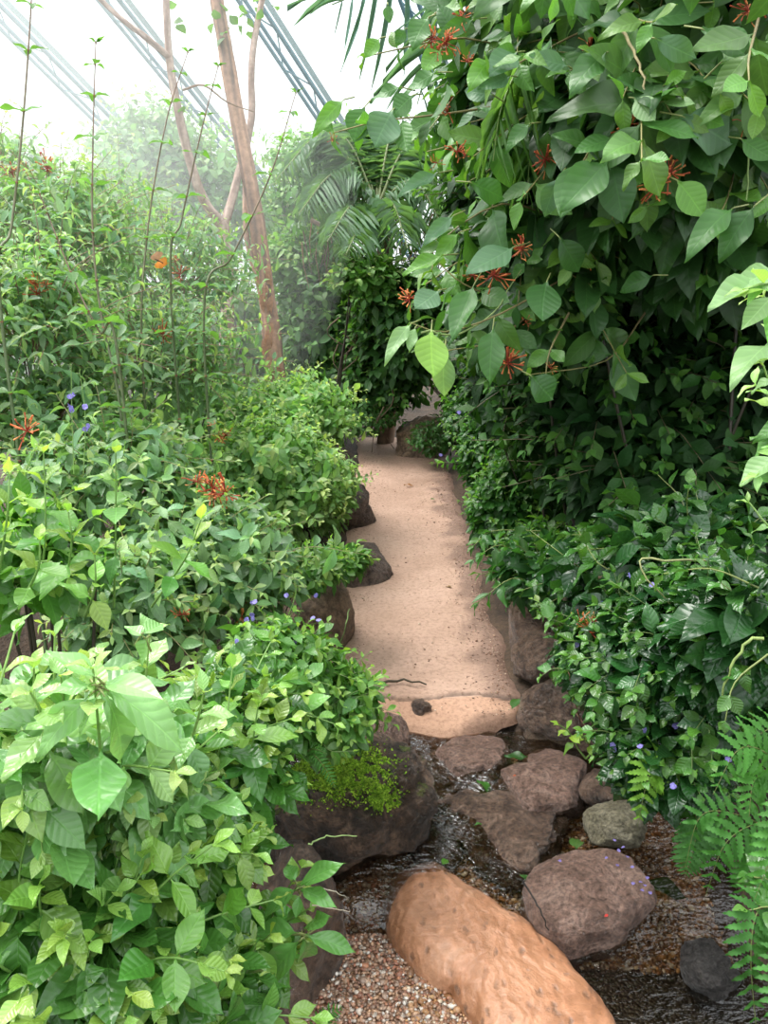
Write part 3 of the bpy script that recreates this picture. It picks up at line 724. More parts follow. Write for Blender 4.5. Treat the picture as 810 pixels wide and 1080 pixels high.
plant('leafy_shrub', 'bright green shrub between the pale whorled shrub and the mossy boulder', 'shrub', BRIGHT,
      [(238, 800, 1.55, 75, 70, 55), (180, 900, 1.4, 95, 100, 70), (250, 745, 1.6, 70, 45, 34)], LG, LF_BIG, fill=.22,
      shoots=[((250, 850, 1.5), (265, 790, 1.42), (272, 745, 1.38)), ((210, 850, 1.5), (235, 780, 1.4), (245, 705, 1.42)), ((230, 940, 1.5), (220, 890, 1.35), (205, 838, 1.28)), ((220, 980, 1.45), (190, 950, 1.3), (160, 945, 1.22)), ((220, 960, 1.5), (260, 900, 1.38), (262, 880, 1.35))])
plant('leafy_shrub', 'leafy green sprig arching over the gravel in front of the mossy boulder', 'shrub', dict(BRIGHT, L=.078, c0=(.085, .27, .035)),
      [(235, 1020, 1.5, 50, 75, 26)], LG, LF_BIG,
      shoots=[((240, 1060, 1.6), (290, 985, 1.5), (326, 958, 1.45), dict(leafy=.9)), ((250, 1040, 1.6), (290, 960, 1.5), (318, 915, 1.48), dict(leafy=.8)), ((230, 1040, 1.6), (270, 1000, 1.4), (285, 985, 1.35)), ((250, 1080, 1.6), (300, 1010, 1.5), (322, 990, 1.47), dict(leafy=.7))],
      extra=hero([((315, 936), (268, 966), 1.42, .42, SGR), ((315, 934), (355, 910), 1.42, .38, SGR), ((316, 938), (348, 944), 1.42, .42, SGR), ((312, 930), (300, 905), 1.43, .5, SGR), ((316, 944), (312, 968), 1.42, .5, SGR), ((322, 986), (376, 1003), 1.4, .38, SGR), ((321, 990), (330, 1028), 1.4, .42, SGR), ((318, 990), (268, 1042), 1.4, .36, SGR), ((316, 984), (262, 985), 1.41, .45, SGR), ((322, 980), (340, 962), 1.42, .5, SGR)], .6, .8))
plant('leafy_shrub', 'airy bright shrub at the left edge below the tall red-stemmed shoots', 'shrub', dict(BRIGHT, L=.085, c0=(.10, .28, .045), c1=(.30, .5, .10), gap=.05),
      [(30, 600, 1.55, 90, 60, 26), (20, 560, 1.6, 50, 60, 12)], LM, LF_BIG, fill=.3,
      shoots=[((120, 640, 1.6), (122, 560, 1.5), (122, 478, 1.45)), ((40, 640, 1.5), (48, 560, 1.42), (46, 478, 1.4)), ((160, 640, 1.6), (195, 590, 1.5), (212, 548, 1.45)), ((0, 600, 1.4), (8, 540, 1.35), (10, 500, 1.35)),
              ((90, 650, 1.4), (100, 620, 1.3), (100, 585, 1.28)), ((20, 640, 1.3), (40, 600, 1.22), (42, 570, 1.2)), ((60, 650, 1.5), (75, 580, 1.4), (72, 540, 1.38))])
# ---- left middle
def herb_extra(lf, st): pass
plant('flowering_herb', 'small-leaved herb with pale violet flowers hanging over the mossy boulder', 'herb', HERB,
      [(335, 745, 2.05, 70, 50, 80), (290, 700, 2.0, 80, 50, 70), (370, 735, 2.1, 30, 34, 22)], LM, LF_MID,
      shoots=[((330, 770, 2.0), (365, 735, 1.98), (398, 722, 1.98)), ((300, 740, 2.0), (290, 690, 1.9), (288, 655, 1.88), dict(L=.06)), ((330, 760, 2.05), (345, 790, 1.9), (372, 792, 1.9), dict(leafy=.4)), ((340, 740, 2.0), (375, 700, 2.05), (390, 688, 2.05), dict(L=.03))],
      violets=[(250, 677, 1.75), (253, 680, 1.75), (294, 703, 1.9), (298, 701, 1.9), (311, 678, 2), (330, 683, 2), (330, 652, 2.1), (333, 628, 2.2), (370, 740, 2), (375, 742, 2), (392, 723, 2.05), (302, 628, 2.1), (336, 757, 1.95), (336, 654, 2.05)],
      spikes=[([(262, 665, 2.0), (266, 650, 2.0), (268, 632, 2.0)], [.5, .9]), ([(300, 660, 2.1), (312, 625, 2.1), (308, 602, 2.1)], [])])
plant('firebush', 'grey-green shrub with orange flower clusters behind the bright foreground leaves', 'shrub', FIRE,
      [(215, 600, 2.3, 120, 85, 150), (130, 640, 2.0, 80, 80, 70), (255, 600, 2.5, 50, 45, 50), (120, 500, 2.4, 110, 60, 90), (50, 440, 2.7, 100, 50, 80)], LM, LF_MID,
      clusters=[(28, 455, 1.6, .035), (208, 508, 2.2, .035, 9), (225, 515, 2.2, .05, 16), (238, 520, 2.2, .05, 14), (232, 462, 2.6, .025, 7), (262, 618, 2.25, .03, 8), (192, 648, 1.9, .025, 8), (248, 615, 2.3, .02, 6), (243, 553, 2.4, .03, 8), (255, 650, 2.1, .025, 6), (67, 536, 1.7, .02, 5), (225, 448, 2.6, .02, 5), (259, 630, 2.2, .03, 9)],
      spikes=[([(78, 500, 2), (76, 440, 2), (75, 385, 2)], [.6, .75]), ([(88, 500, 2), (90, 440, 2), (84, 392, 2)], [.45, .6]), ([(284, 640, 2.3), (296, 580, 2.3), (297, 545, 2.3)], [.65])])
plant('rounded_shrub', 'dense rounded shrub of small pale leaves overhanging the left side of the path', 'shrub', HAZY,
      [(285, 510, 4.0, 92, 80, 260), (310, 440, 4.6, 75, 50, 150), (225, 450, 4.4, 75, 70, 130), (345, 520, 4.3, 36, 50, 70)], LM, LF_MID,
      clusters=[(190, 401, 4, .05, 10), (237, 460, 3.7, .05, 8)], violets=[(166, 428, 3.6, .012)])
plant('low_herb', 'low dark herb sprawling over the rocks that jut into the path', 'herb', dict(HERB, L=.06),
      [(355, 590, 3.2, 36, 16, 40), (320, 600, 3.0, 40, 26, 36)], LM, LF_MID)
plant('firebush', 'tall hazy firebush at the left edge with orange blossoms under the roof', 'shrub', FIRE_TALL,
      [(30, 350, 2.7, 110, 110, 150), (60, 250, 3.3, 100, 90, 120), (0, 190, 3.4, 70, 60, 40)], LM, LF_MID, fill=.35, trunk=True,
      clusters=[(12, 182, 3.2, .05, 12), (50, 178, 3.2, .06, 14), (28, 180, 3.2, .04, 10), (38, 300, 2.5, .04, 10), (48, 302, 2.5, .03, 8), (40, 310, 2.5, .04, 8)])
plant('firebush', 'hazy mid-height firebush around the foot of the leaning tree', 'shrub', dict(FIRE_TALL, L=.068),
      [(160, 380, 3.6, 110, 80, 170), (180, 290, 4.4, 100, 80, 150), (120, 240, 4.6, 80, 70, 90)], LM, LF_MID, fill=.4,
      clusters=[(190, 290, 4, .05), (172, 352, 3.3, .05, 12), (46, 380, 3, .04), (185, 276, 4, .04)])
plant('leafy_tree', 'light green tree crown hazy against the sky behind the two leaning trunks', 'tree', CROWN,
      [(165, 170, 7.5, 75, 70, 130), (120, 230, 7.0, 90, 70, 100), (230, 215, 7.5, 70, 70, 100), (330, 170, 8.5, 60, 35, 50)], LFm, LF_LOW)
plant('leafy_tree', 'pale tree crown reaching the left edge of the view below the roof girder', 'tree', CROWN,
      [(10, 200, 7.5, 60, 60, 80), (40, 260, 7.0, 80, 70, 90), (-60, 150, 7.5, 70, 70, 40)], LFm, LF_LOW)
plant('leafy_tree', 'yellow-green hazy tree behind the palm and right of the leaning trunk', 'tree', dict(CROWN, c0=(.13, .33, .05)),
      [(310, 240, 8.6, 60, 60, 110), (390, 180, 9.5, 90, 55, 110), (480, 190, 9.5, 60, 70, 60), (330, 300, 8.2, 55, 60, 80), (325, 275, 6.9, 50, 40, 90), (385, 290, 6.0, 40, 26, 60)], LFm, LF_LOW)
plant('backdrop_tree', 'far green tree mass closing the view behind the left firebushes', 'tree', dict(CROWN, L=.16, gap=.09),
      [(40, 380, 8.5, 170, 110, 160), (230, 380, 8.8, 110, 100, 130), (-150, 300, 8.0, 150, 150, 60)], LFm, LF_LOW, fill=1.0, low=-.8)
# ---- centre, dark end of the path
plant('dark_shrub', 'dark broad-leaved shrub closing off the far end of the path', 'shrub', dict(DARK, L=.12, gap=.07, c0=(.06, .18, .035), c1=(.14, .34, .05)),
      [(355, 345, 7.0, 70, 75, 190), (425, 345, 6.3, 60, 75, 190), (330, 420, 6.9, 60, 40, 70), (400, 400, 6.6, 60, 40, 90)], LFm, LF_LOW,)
plant('low_herb', 'green ground cover around the reddish rock at the far end of the path', 'herb', dict(DARK, L=.055, gap=.035, c0=(.06, .19, .03)),
      [(385, 440, 6.4, 40, 20, 60), (455, 462, 6.1, 26, 20, 40), (480, 450, 6.2, 30, 34, 40)], LFm, LF_LOW, violets=[(465, 480, 5.8, .014)])
# ---- right side
plant('hamelia_shrub', 'big overhanging shrub with large drooping leaves and red flower clusters, upper right', 'shrub', HAMEL,
      [(660, 150, 2.25, 150, 130, 150, .7), (760, 30, 2.2, 140, 120, 90, .7), (560, 90, 2.5, 100, 90, 80, .6), (560, 290, 2.5, 85, 90, 85, .45), (740, 250, 2.4, 110, 80, 70, .5), (620, -40, 2.4, 170, 110, 60, .8)], LB, LF_HANG, back=.5, fill=.35, ground=0.1, low=-.6,
      extra=hero([
        ((363, 105), (332, 130), 1.85, .36, LGR), ((385, 112), (369, 146), 1.85, .85, MGR), ((414, 116), (394, 152), 1.85, .9, BGR), ((424, 92), (386, 99), 1.85, .35, MGR), ((462, 76), (420, 93), 1.85, .42, MGR), ((436, 100), (412, 119), 1.85, .8, MGR),
        ((401, 40), (385, 60), 1.9, .75, LGR), ((409, 4), (410, 24), 1.9, .6, MGR), ((428, 30), (416, 46), 1.9, .7, MGR), ((452, 18), (432, 42), 1.9, .7, MGR), ((465, 52), (445, 74), 1.9, .6, LGR), ((500, 20), (462, 40), 1.9, .4, MGR),
        ((518, 62), (496, 84), 1.8, .5, LGR), ((545, 55), (520, 76), 1.8, .7, BGR), ((520, 100), (484, 94), 1.85, .5, BGR), ((540, 80), (506, 92), 1.8, .55, BGR),
        ((719, 122), (780, 152), 1.62, .66, BGR), ((714, 190), (745, 224), 1.65, .66, LGR), ((774, 219), (727, 248), 1.62, .42, MGR), ((797, 216), (754, 268), 1.6, .48, DGR),
        ((642, 168), (596, 218), 1.7, .56, MGR), ((644, 171), (660, 230), 1.72, .62, DGR), ((650, 146), (606, 156), 1.7, .52, MGR), ((781, 146), (814, 170), 1.6, .5, MGR), ((698, 107), (730, 110), 1.65, .45, PGR), ((668, 103), (692, 123), 1.65, .6, PGR), ((700, 90), (722, 74), 1.65, .5, LGR),
        ((618, 168), (586, 224), 1.78, .5, MGR), ((590, 186), (570, 228), 1.8, .5, BGR), ((496, 192), (536, 211), 1.85, .55, MGR), ((463, 182), (420, 205), 1.9, .28, BGR), ((479, 227), (446, 257), 1.9, .34, BGR), ((543, 260), (496, 288), 1.9, .52, BGR),
        ((468, 269), (425, 288), 1.9, .36, LGR), ((485, 245), (452, 272), 1.9, .4, LGR), ((577, 296), (566, 334), 1.9, .7, DGR), ((463, 306), (441, 326), 1.9, .85, BGR), ((455, 348), (452, 394), 1.86, .68, YGR), ((469, 370), (465, 419), 1.86, .5, PGR), ((434, 341), (405, 368), 1.86, .32, PGR),
        ((438, 345), (431, 366), 1.86, .42, PGR), ((560, 396), (586, 424), 1.95, .8, DGR), ((500, 300), (478, 352), 1.92, .4, MGR), ((520, 345), (515, 392), 1.92, .5, MGR), ((600, 70), (560, 60), 1.75, .45, BGR), ((640, 55), (600, 84), 1.7, .5, MGR), ((760, 66), (805, 40), 1.5, .55, PGR), ((740, 30), (790, 60), 1.5, .55, MGR), ((690, 40), (735, 62), 1.6, .5, BGR),
        ((655, 95), (615, 108), 1.7, .5, MGR), ((560, 130), (530, 150), 1.8, .5, MGR), ((690, 290), (650, 305), 1.9, .5, DGR), ((590, 250), (615, 290), 1.9, .6, DGR)]),
      shoots=[((560, 60, 2.2), (490, 40, 2.0), (420, 52, 1.95), (385, 60, 1.95), dict(droop=.4, L=.10, gap=.08)), ((540, 110, 2.1), (470, 120, 1.9), (400, 128, 1.85), (352, 140, 1.85), dict(droop=.5, L=.13, gap=.08, leafy=.8)),
              ((560, 160, 2.2), (500, 150, 2.1), (450, 160, 2.1)), ((590, 230, 2.2), (530, 215, 2.1), (470, 250, 2.1), (455, 285, 2.1)), ((600, 290, 2.2), (530, 330, 2.0), (470, 350, 1.95), (432, 340, 1.95), dict(L=.10)),
              ((540, 320, 2.2), (490, 300, 2.05), (460, 275, 2.05)), ((560, 330, 2.2), (520, 360, 2.05), (470, 370, 2.0), dict(L=.12)), ((520, 20, 2.3), (470, 10, 2.1), (440, 30, 2.1)),
              ((760, 60, 1.9), (745, 90, 1.7), (735, 120, 1.65), dict(L=.175)), ((700, 120, 2), (690, 150, 1.8), (684, 180, 1.75), dict(L=.175)), ((640, 100, 2), (625, 150, 1.8), (612, 175, 1.75), dict(L=.175)), ((780, 150, 1.9), (770, 200, 1.8), (760, 225, 1.75), dict(L=.175)),
              ((800, 20, 1.5), (790, 60, 1.4), (790, 85, 1.38)), ((600, 330, 2.1), (580, 370, 2.0), (575, 400, 2.0), dict(L=.12)), ((680, 330, 2.3), (640, 380, 2.2), (560, 395, 2.2), dict(L=.11)), ((620, 30, 2.0), (560, 60, 1.85), (520, 80, 1.8))],
      clusters=[(456, 40, 1.9, .035, 14), (470, 45, 1.9, .04, 16), (462, 55, 1.9, .03, 12), (486, 18, 1.9, .03), (493, 66, 1.9, .025), (472, 118, 1.85, .03, 10), (482, 160, 1.85, .03, 8), (490, 165, 1.85, .02, 6), (350, 148, 1.85, .02, 6), (662, 132, 1.75, .045, 18), (667, 145, 1.75, .03, 12), (706, 184, 1.7, .045, 18), (690, 198, 1.7, .04, 16), (623, 50, 1.9, .03), (575, 168, 1.9, .045, 14), (550, 262, 2.0, .035, 16), (520, 290, 2.05, .05, 14), (498, 290, 2.05, .03, 8), (432, 315, 1.95, .035, 12), (535, 383, 2.05, .05, 16), (580, 388, 2.0, .02, 6), (790, 12, 1.6, .035, 12), (788, 130, 1.7, .03, 9), (622, 275, 2.1, .03, 7), (460, 172, 1.9, .02, 6), (658, 75, 1.9, .03, 8), (555, 340, 2.1, .02, 5)])
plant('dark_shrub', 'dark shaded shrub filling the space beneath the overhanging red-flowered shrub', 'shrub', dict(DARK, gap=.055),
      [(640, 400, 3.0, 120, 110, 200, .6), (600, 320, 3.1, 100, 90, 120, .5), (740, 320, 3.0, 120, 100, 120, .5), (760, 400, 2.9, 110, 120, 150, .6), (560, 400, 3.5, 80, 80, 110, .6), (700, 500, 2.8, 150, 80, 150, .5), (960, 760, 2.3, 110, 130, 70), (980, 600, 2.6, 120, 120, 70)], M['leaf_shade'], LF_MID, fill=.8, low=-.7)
plant('tall_hedge_shrub', 'dense dark tree mass behind the overhanging shrub on the right', 'tree', FARW,
      [(720, 250, 4.6, 230, 230, 260, 1.2), (850, 350, 3.6, 150, 300, 160, .9), (560, 210, 5.5, 110, 140, 140, 1.0), (800, -50, 4.5, 260, 200, 120, 1.2), (520, 380, 6.0, 60, 90, 90, .8)], LFm, LF_LOW, fill=1.0, low=-.8)
plant('slope_herb', 'leafy ground cover spilling down to the right edge of the sandy path', 'herb', SLOPE,
      [(520, 480, 4.4, 42, 56, 130), (535, 540, 3.7, 46, 56, 130), (575, 500, 4.0, 60, 70, 120), (500, 440, 5.2, 34, 40, 70), (575, 590, 3.2, 56, 44, 90)], LM, LF_MID, fill=.7,
      violets=[(541, 355, 4, .012), (489, 462, 5, .014), (484, 435, 5, .014)])
plant('broad_leaf_herb', 'herb with long arching leaves above the three dark boulders', 'herb', dict(GLOSSB, L=.11, w=.36, gap=.045, c0=(.05, .17, .04)),
      [(575, 600, 2.7, 50, 36, 36)], LM, LF_BIG,
      shoots=[((570, 600, 2.7), (530, 575, 2.6), (500, 590, 2.55)), ((570, 620, 2.6), (540, 610, 2.5), (505, 635, 2.5)), ((570, 560, 2.7), (520, 560, 2.7), (500, 575, 2.65))])
plant('glossy_shrub', 'wet glossy dark-leaved shrub with violet flowers beside the stepping stones', 'shrub', GLOSS,
      [(690, 690, 1.9, 90, 80, 130), (760, 690, 1.75, 90, 110, 110), (640, 690, 2.05, 50, 50, 60), (700, 790, 1.8, 70, 50, 70)], LG, LF_BIG, fill=.7, low=-.7,
      shoots=[((640, 720, 1.9), (590, 705, 1.9), (572, 712, 1.9)), ((660, 690, 1.95), (600, 660, 1.95), (572, 650, 1.95), dict(leafy=.4)), ((690, 740, 1.8), (640, 730, 1.75), (625, 750, 1.72)), ((680, 700, 1.9), (630, 660, 1.9), (612, 660, 1.9))],
      violets=[(664, 607, 1.8), (688, 617, 1.8), (735, 620, 1.7), (637, 636, 1.9), (640, 640, 1.9), (608, 680, 1.9), (674, 690, 1.8), (732, 733, 1.65), (735, 731, 1.65), (680, 770, 1.7), (712, 766, 1.7), (715, 764, 1.7), (675, 787, 1.7), (646, 786, 1.75), (648, 790, 1.75), (710, 829, 1.65), (768, 801, 1.6)],
      clusters=[(620, 662, 1.88, .03, 12), (612, 657, 1.9, .03, 8), (626, 655, 1.88, .02, 7)])
plant('glossy_shrub', 'glossy shrub with larger crinkled leaves above the violet-flowered shrub at right', 'shrub', GLOSSB,
      [(740, 590, 2.0, 110, 60, 80), (660, 600, 2.4, 80, 50, 60), (790, 660, 1.6, 60, 60, 30)], LG, LF_BIG, fill=.6, low=-.6,
      shoots=[((800, 620, 1.5), (750, 600, 1.5), (700, 605, 1.5), dict(leafy=.5)), ((700, 590, 2.0), (640, 600, 1.9), (610, 560, 1.95)), ((640, 620, 2.3), (600, 590, 2.2), (560, 560, 2.3)), ((810, 690, 1.4), (775, 720, 1.4), (765, 760, 1.4), dict(L=.075))])
plant('leafy_sprig', 'yellow-green sprig of young leaves beside the pointed pale brown flat stone', 'herb', dict(BRIGHT, L=.052, gap=.022, c0=(.22, .42, .06), c1=(.34, .55, .08)),
      [], LM, LF_BIG, ground=-.05, shoots=[((618, 800, 1.95), (610, 790, 1.95), (600, 772, 1.93), (590, 765, 1.92), dict(leafy=.9)), ((618, 800, 1.95), (625, 790, 1.93), (612, 775, 1.9), dict(leafy=.6))])
plant('leafy_sprig', 'small green sprig with reddish tip reaching over the upper dark boulder', 'herb', dict(BRIGHT, L=.035, gap=.016, c0=(.08, .22, .04)),
      [], LM, LF_BIG, ground=0, shoots=[((620, 680, 2.15), (600, 668, 2.1), (575, 640, 2.05), (562, 632, 2.05), dict(leafy=.35))])
plant('large_leaved_shrub', 'pale ribbed leaves poking in at the right edge of the view at mid-height', 'shrub', dict(PALE, L=.085, w=.46, gap=.05, c0=(.14, .36, .07)),
      [(870, 420, 1.35, 60, 150, 20)], LB, LF_BIG, fill=.1,
      shoots=[((870, 330, 1.3), (820, 300, 1.15), (785, 305, 1.1), dict(leafy=.7, L=.07)), ((880, 480, 1.3), (830, 450, 1.2), (805, 385, 1.15), dict(L=.06)), ((880, 500, 1.3), (830, 480, 1.2), (800, 500, 1.15), dict(L=.06)), ((880, 560, 1.3), (820, 560, 1.25), (790, 530, 1.25), dict(L=.055, c0=(.05, .17, .03)))],
      extra=hero([((814, 298), (746, 326), 1.15, .34, PGR), ((816, 311), (786, 342), 1.15, .5, PGR), ((812, 362), (771, 388), 1.15, .42, PGR), ((816, 398), (790, 410), 1.15, .5, PGR), ((820, 480), (781, 511), 1.15, .6, PGR), ((820, 285), (782, 292), 1.15, .4, PGR)], .5, .8))
plant('striped_leaf_plant', 'dark glossy plant with pale-ribbed leaves at the lower right edge', 'herb', dict(GLOSSB, L=.085, w=.6, gap=.04, c0=(.03, .11, .03)),
      [], LG, LF_BIG, ground=-.1, shoots=[((870, 1010, 1.35), (820, 960, 1.3), (790, 960, 1.3), dict(leafy=.9)), ((870, 960, 1.4), (815, 930, 1.35), (795, 925, 1.35), dict(leafy=.8))])
# =================================================================== tall shoots, trunks, palms, ferns
def tall_shoot(label, pts, L=.07, gap=.16, n=8, col=(.22, .12, .09), r=.004, ground=None):
    P = [W(*p) for p in pts]; b = P[0].copy(); b[2] = soil_z(b[0], b[1])
    root = thing('tall_shoot', label, 'shoot', b, 'tall thin shoots rising over the left shrubs')
    st, lf = MB(), Leafer(); c = spline([b] + P, 36)
    tube(st, c, r * 1.3, r * .35, (.09, .16, .06), 6, col)
    seg = np.linalg.norm(np.diff(c, axis=0), axis=1); cum = np.concatenate([[0], np.cumsum(seg)]); tot = cum[-1]; k = 0; s = tot; ang = 0
    while s > tot * .25:
        p = np.array([np.interp(s, cum, c[:, q]) for q in range(3)]); sz = min(1, .45 + k * .15)
        for q in range(3 if k else 4):
            th = ang + q * 2.09; d = np.array([math.cos(th), math.sin(th), random.uniform(-.1, .45) if k else .6])
            lf.add(p, d, UP + rng.normal(0, .1, 3), L * sz * random.uniform(.8, 1.1), .55, np.array((.12, .27, .07)) * random.uniform(.8, 1.2))
        rr = r * (1.3 - .9 * s / tot) * 1.5
        tube(st, [p - [0, 0, .004], p, p + [0, 0, .004]], [rr * .7, rr * 1.2, rr * .7], col=(.3, .11, .07), k=6)
        s -= gap * (1 if k > 2 else .45 + .2 * k); k += 1; ang += 1.05
    mb = MB(); put_leaves(mb, lf.O, lf.D, lf.N, lf.L, lf.W, lf.C, LF_MID); mb.build('leaves', M['leaf'], root); st.build('stem', M['stem'], root); return root
tall_shoot('dark red tall shoot nearest the left edge, reaching the roof', [(0, 320, 2.3), (12, 240, 2.3), (24, 130, 2.3), (32, 20, 2.3), (34, -30, 2.3)], gap=.2)
tall_shoot('straight upright thin shoot with a leafy tip below the second girder', [(128, 440, 2.4), (108, 340, 2.4), (98, 250, 2.4), (98, 150, 2.4), (101, 45, 2.4)], gap=.14)
tall_shoot('thin shoot leaning right in front of the forked thin trunk', [(150, 380, 2.9), (155, 250, 2.9), (175, 130, 2.9), (198, 55, 2.9)], gap=.17)
tall_shoot('thin shoot leaning right between the forked trunk and the peeling trunk', [(180, 300, 2.9), (192, 230, 2.9), (212, 140, 2.9), (230, 70, 2.9)], gap=.16)
tall_shoot('long bare shoot slanting up to the right across the peeling trunk', [(215, 330, 2.8), (245, 270, 2.8), (285, 185, 2.8), (312, 98, 2.8)], gap=.15)
tall_shoot('short dark slanting shoot inside the firebush left of centre', [(125, 380, 2.3), (105, 350, 2.3), (80, 300, 2.3), (42, 205, 2.3)], gap=.12)

def trunk_mesh(mb, pts, r0, r1, n=40, k=16, cols=((.34, .20, .14), (.17, .11, .085), (.5, .30, .2)), seed=0):
    c = spline(pts, n); n = len(c); T = nrm(np.gradient(c, axis=0)); ref = np.array([0, 1., 0]); A = nrm(np.cross(T, ref)); B = np.cross(T, A)
    V, Cc = [], []
    for i in range(n):
        s = i / (n - 1); r = r0 + (r1 - r0) * s
        for j in range(k):
            th = 2 * math.pi * j / k; f = 1 + .18 * noise.noise(Vector((math.cos(th) * 2.2, math.sin(th) * 2.2, s * 9 + seed))) + .10 * noise.noise(Vector((math.cos(th) * 6, math.sin(th) * 6, s * 30 + seed)))
            V.append(c[i] + (A[i] * math.cos(th) + B[i] * math.sin(th)) * r * f)
            q = noise.noise(Vector((math.cos(th) * 3, math.sin(th) * 3, s * 7 + seed + 5)))
            a, b, d = map(np.array, cols); Cc.append(a + (d - a) * min(1, max(0, q * 3)) if q > 0 else a + (b - a) * min(1, -q * 3))
    Q = [(i * k + j, i * k + (j + 1) % k, (i + 1) * k + (j + 1) % k, (i + 1) * k + j) for i in range(n - 1) for j in range(k)]
    mb.add(np.array(V), np.array(Q), None, np.array(Cc))
b = G(303, 500); t0 = thing('tree', 'leaning tree with peeling orange-brown bark left of the palm', 'tree', b)
mb = MB(); trunk_mesh(mb, [b - [0, 0, .1], W(292, 400, 5.5), W(284, 330, 5.4), W(268, 220, 5.3), W(246, 100, 5.2), W(232, 20, 5.1), W(212, -90, 5.0)], .064, .038, 80, 20); mb.build('trunk', M['bark'], t0)
mb = MB(); trunk_mesh(mb, [W(286, 345, 5.4), W(262, 260, 5.3), W(258, 215, 5.35), W(258, 190, 5.5)], .02, .012, 20, 8, seed=3); mb.build('branch', M['bark'], t0)
mb = MB(); 
for q in range(14):
    c = spline([W(292, 400, 5.5), W(284, 330, 5.4), W(268, 220, 5.3)], 20)[random.randrange(0, 18)] + [random.uniform(-.05, .05), -.075, 0]
    put_leaves(mb, [c], [[random.uniform(-.2, .2), -.2, -1]], [[0, -1, .1]], [random.uniform(.08, .2)], [.25], [(.5, .27, .16)], LF_STRIP)
mb.build('peeling_bark_strips', M['litter'], t0)
b = G(236, 512); t1 = thing('tree', 'slender tree forked low into two thin bare arms left of the peeling trunk', 'tree', b)
cb = ((.36, .25, .2), (.24, .16, .13), (.5, .38, .32))
mb = MB(); trunk_mesh(mb, [b - [0, 0, .1], W(238, 380, 5.2), W(240, 300, 5.2), W(236, 238, 5.2)], .05, .035, 30, 12, cb); mb.build('trunk', M['bark'], t1)
mb = MB(); trunk_mesh(mb, [W(236, 240, 5.2), W(212, 205, 5.1), W(193, 140, 5.0), W(178, 55, 4.9), W(174, -60, 4.8)], .035, .018, 40, 10, cb, 2)
trunk_mesh(mb, [W(178, 60, 4.9), W(152, 38, 4.8), W(128, 20, 4.75), W(98, -8, 4.7)], .02, .012, 20, 8, cb, 4); mb.build('branch', M['bark'], t1)
mb = MB(); trunk_mesh(mb, [W(236, 240, 5.2), W(250, 190, 5.25), W(265, 125, 5.3), W(266, 60, 5.3), W(282, -30, 5.3)], .028, .018, 40, 10, cb, 6); mb.build('branch', M['bark'], t1)
mb = MB(); tube(mb, spline([W(193, 95, 4.95), W(215, 90, 4.9), W(240, 108, 4.9), W(268, 118, 5.0)], 12), .008, .003, (.3, .2, .16))
lfk = Leafer()
for q in range(26):
    a = random.choice([W(268, 20, 5.3), W(240, 30, 5.1), W(262, 8, 5.3), W(210, 110, 4.9), W(185, 18, 4.9), W(252, 150, 5.2)]) + rng.normal(0, .05, 3)
    lfk.add(a, rng.normal(0, 1, 3) - [0, 0, .7], rng.normal(0, .5, 3) + UP, .07, .9, (.12, .26, .06))
put_leaves(mb, lfk.O, lfk.D, lfk.N, lfk.L, lfk.W, lfk.C, LF_MID); mb.build('leafy_twigs', M['leaf'], t1)

def frond_into(mb, pts, leafl, n, col, droop=.5, wd=.09, spread=1.0, r=.006, rc=(.2, .3, .1), tmpl=None, t0=.15, stiff=.3, planar=None):
    c = spline(pts, 24); T = nrm(np.gradient(c, axis=0)); tube(mb, c, r, r * .25, rc, 5)
    O, D, N, L, Wd, Cc = [], [], [], [], [], []
    for i in range(n):
        s = t0 + (1 - t0) * i / (n - 1); x = s * (len(c) - 1); k = min(len(c) - 2, int(x)); p = c[k] + (c[k + 1] - c[k]) * (x - k); tt = T[k]
        side = nrm(np.cross(tt, UP if planar is None else np.array(planar))) ; upn = np.cross(side, tt)
        ll = leafl * (math.sin(math.pi * min(1, (s * .8 + .22))) ** .6)
        for q in (-1, 1):
            d = side * q * spread + tt * (stiff + .5 * s) - UP * droop * random.uniform(.7, 1.3) + rng.normal(0, .04, 3)
            O.append(p); D.append(d); N.append(upn + rng.normal(0, .08, 3)); L.append(ll * random.uniform(.92, 1.06)); Wd.append(wd); Cc.append(np.array(col) * random.uniform(.8, 1.2))
    put_leaves(mb, O, D, N, L, Wd, Cc, tmpl or LF_STRIP)
# feather palm in the middle distance
pb = W(405, 300, 6.6); pb0 = np.array([pb[0], pb[1], .2])
pr = thing('palm', 'grey-green feather palm with drooping fronds above the dark end of the path', 'palm', pb0)
mb = MB(); trunk_mesh(mb, [pb0 - [0, 0, .3], W(418, 360, 6.7), W(408, 290, 6.6), W(400, 225, 6.5)], .07, .05, 24, 14, ((.22, .15, .1), (.12, .08, .05), (.3, .2, .13))); mb.build('trunk', M['bark'], pr)
PC = (.13, .25, .12)
hub = (398, 218, 6.5)
for k, (tipx, tipy, up_, ll, dt) in enumerate([(315, 225, -40, .42, -.6), (290, 190, -60, .42, -.3), (345, 255, -20, .36, -.9), (365, 268, -8, .32, -1.0), (430, 262, -25, .36, -.8), (475, 255, -45, .40, -.3), (460, 195, -50, .40, .2), (350, 130, -30, .42, .4), (395, 120, -20, .40, .6), (425, 150, -40, .40, .5), (330, 165, -45, .42, .1), (300, 250, -40, .4, .3)]):
    mb = MB(); mx_ = (hub[0] + tipx) / 2; my_ = (hub[1] + tipy) / 2 + up_
    frond_into(mb, [W(*hub), W(mx_, my_, 6.5 + dt * .5), W(tipx, tipy, 6.5 + dt)], ll, 26, PC, .45, .085, r=.014, rc=(.25, .3, .13)); mb.build('frond', M['leaf_far'], pr)
mb = MB()
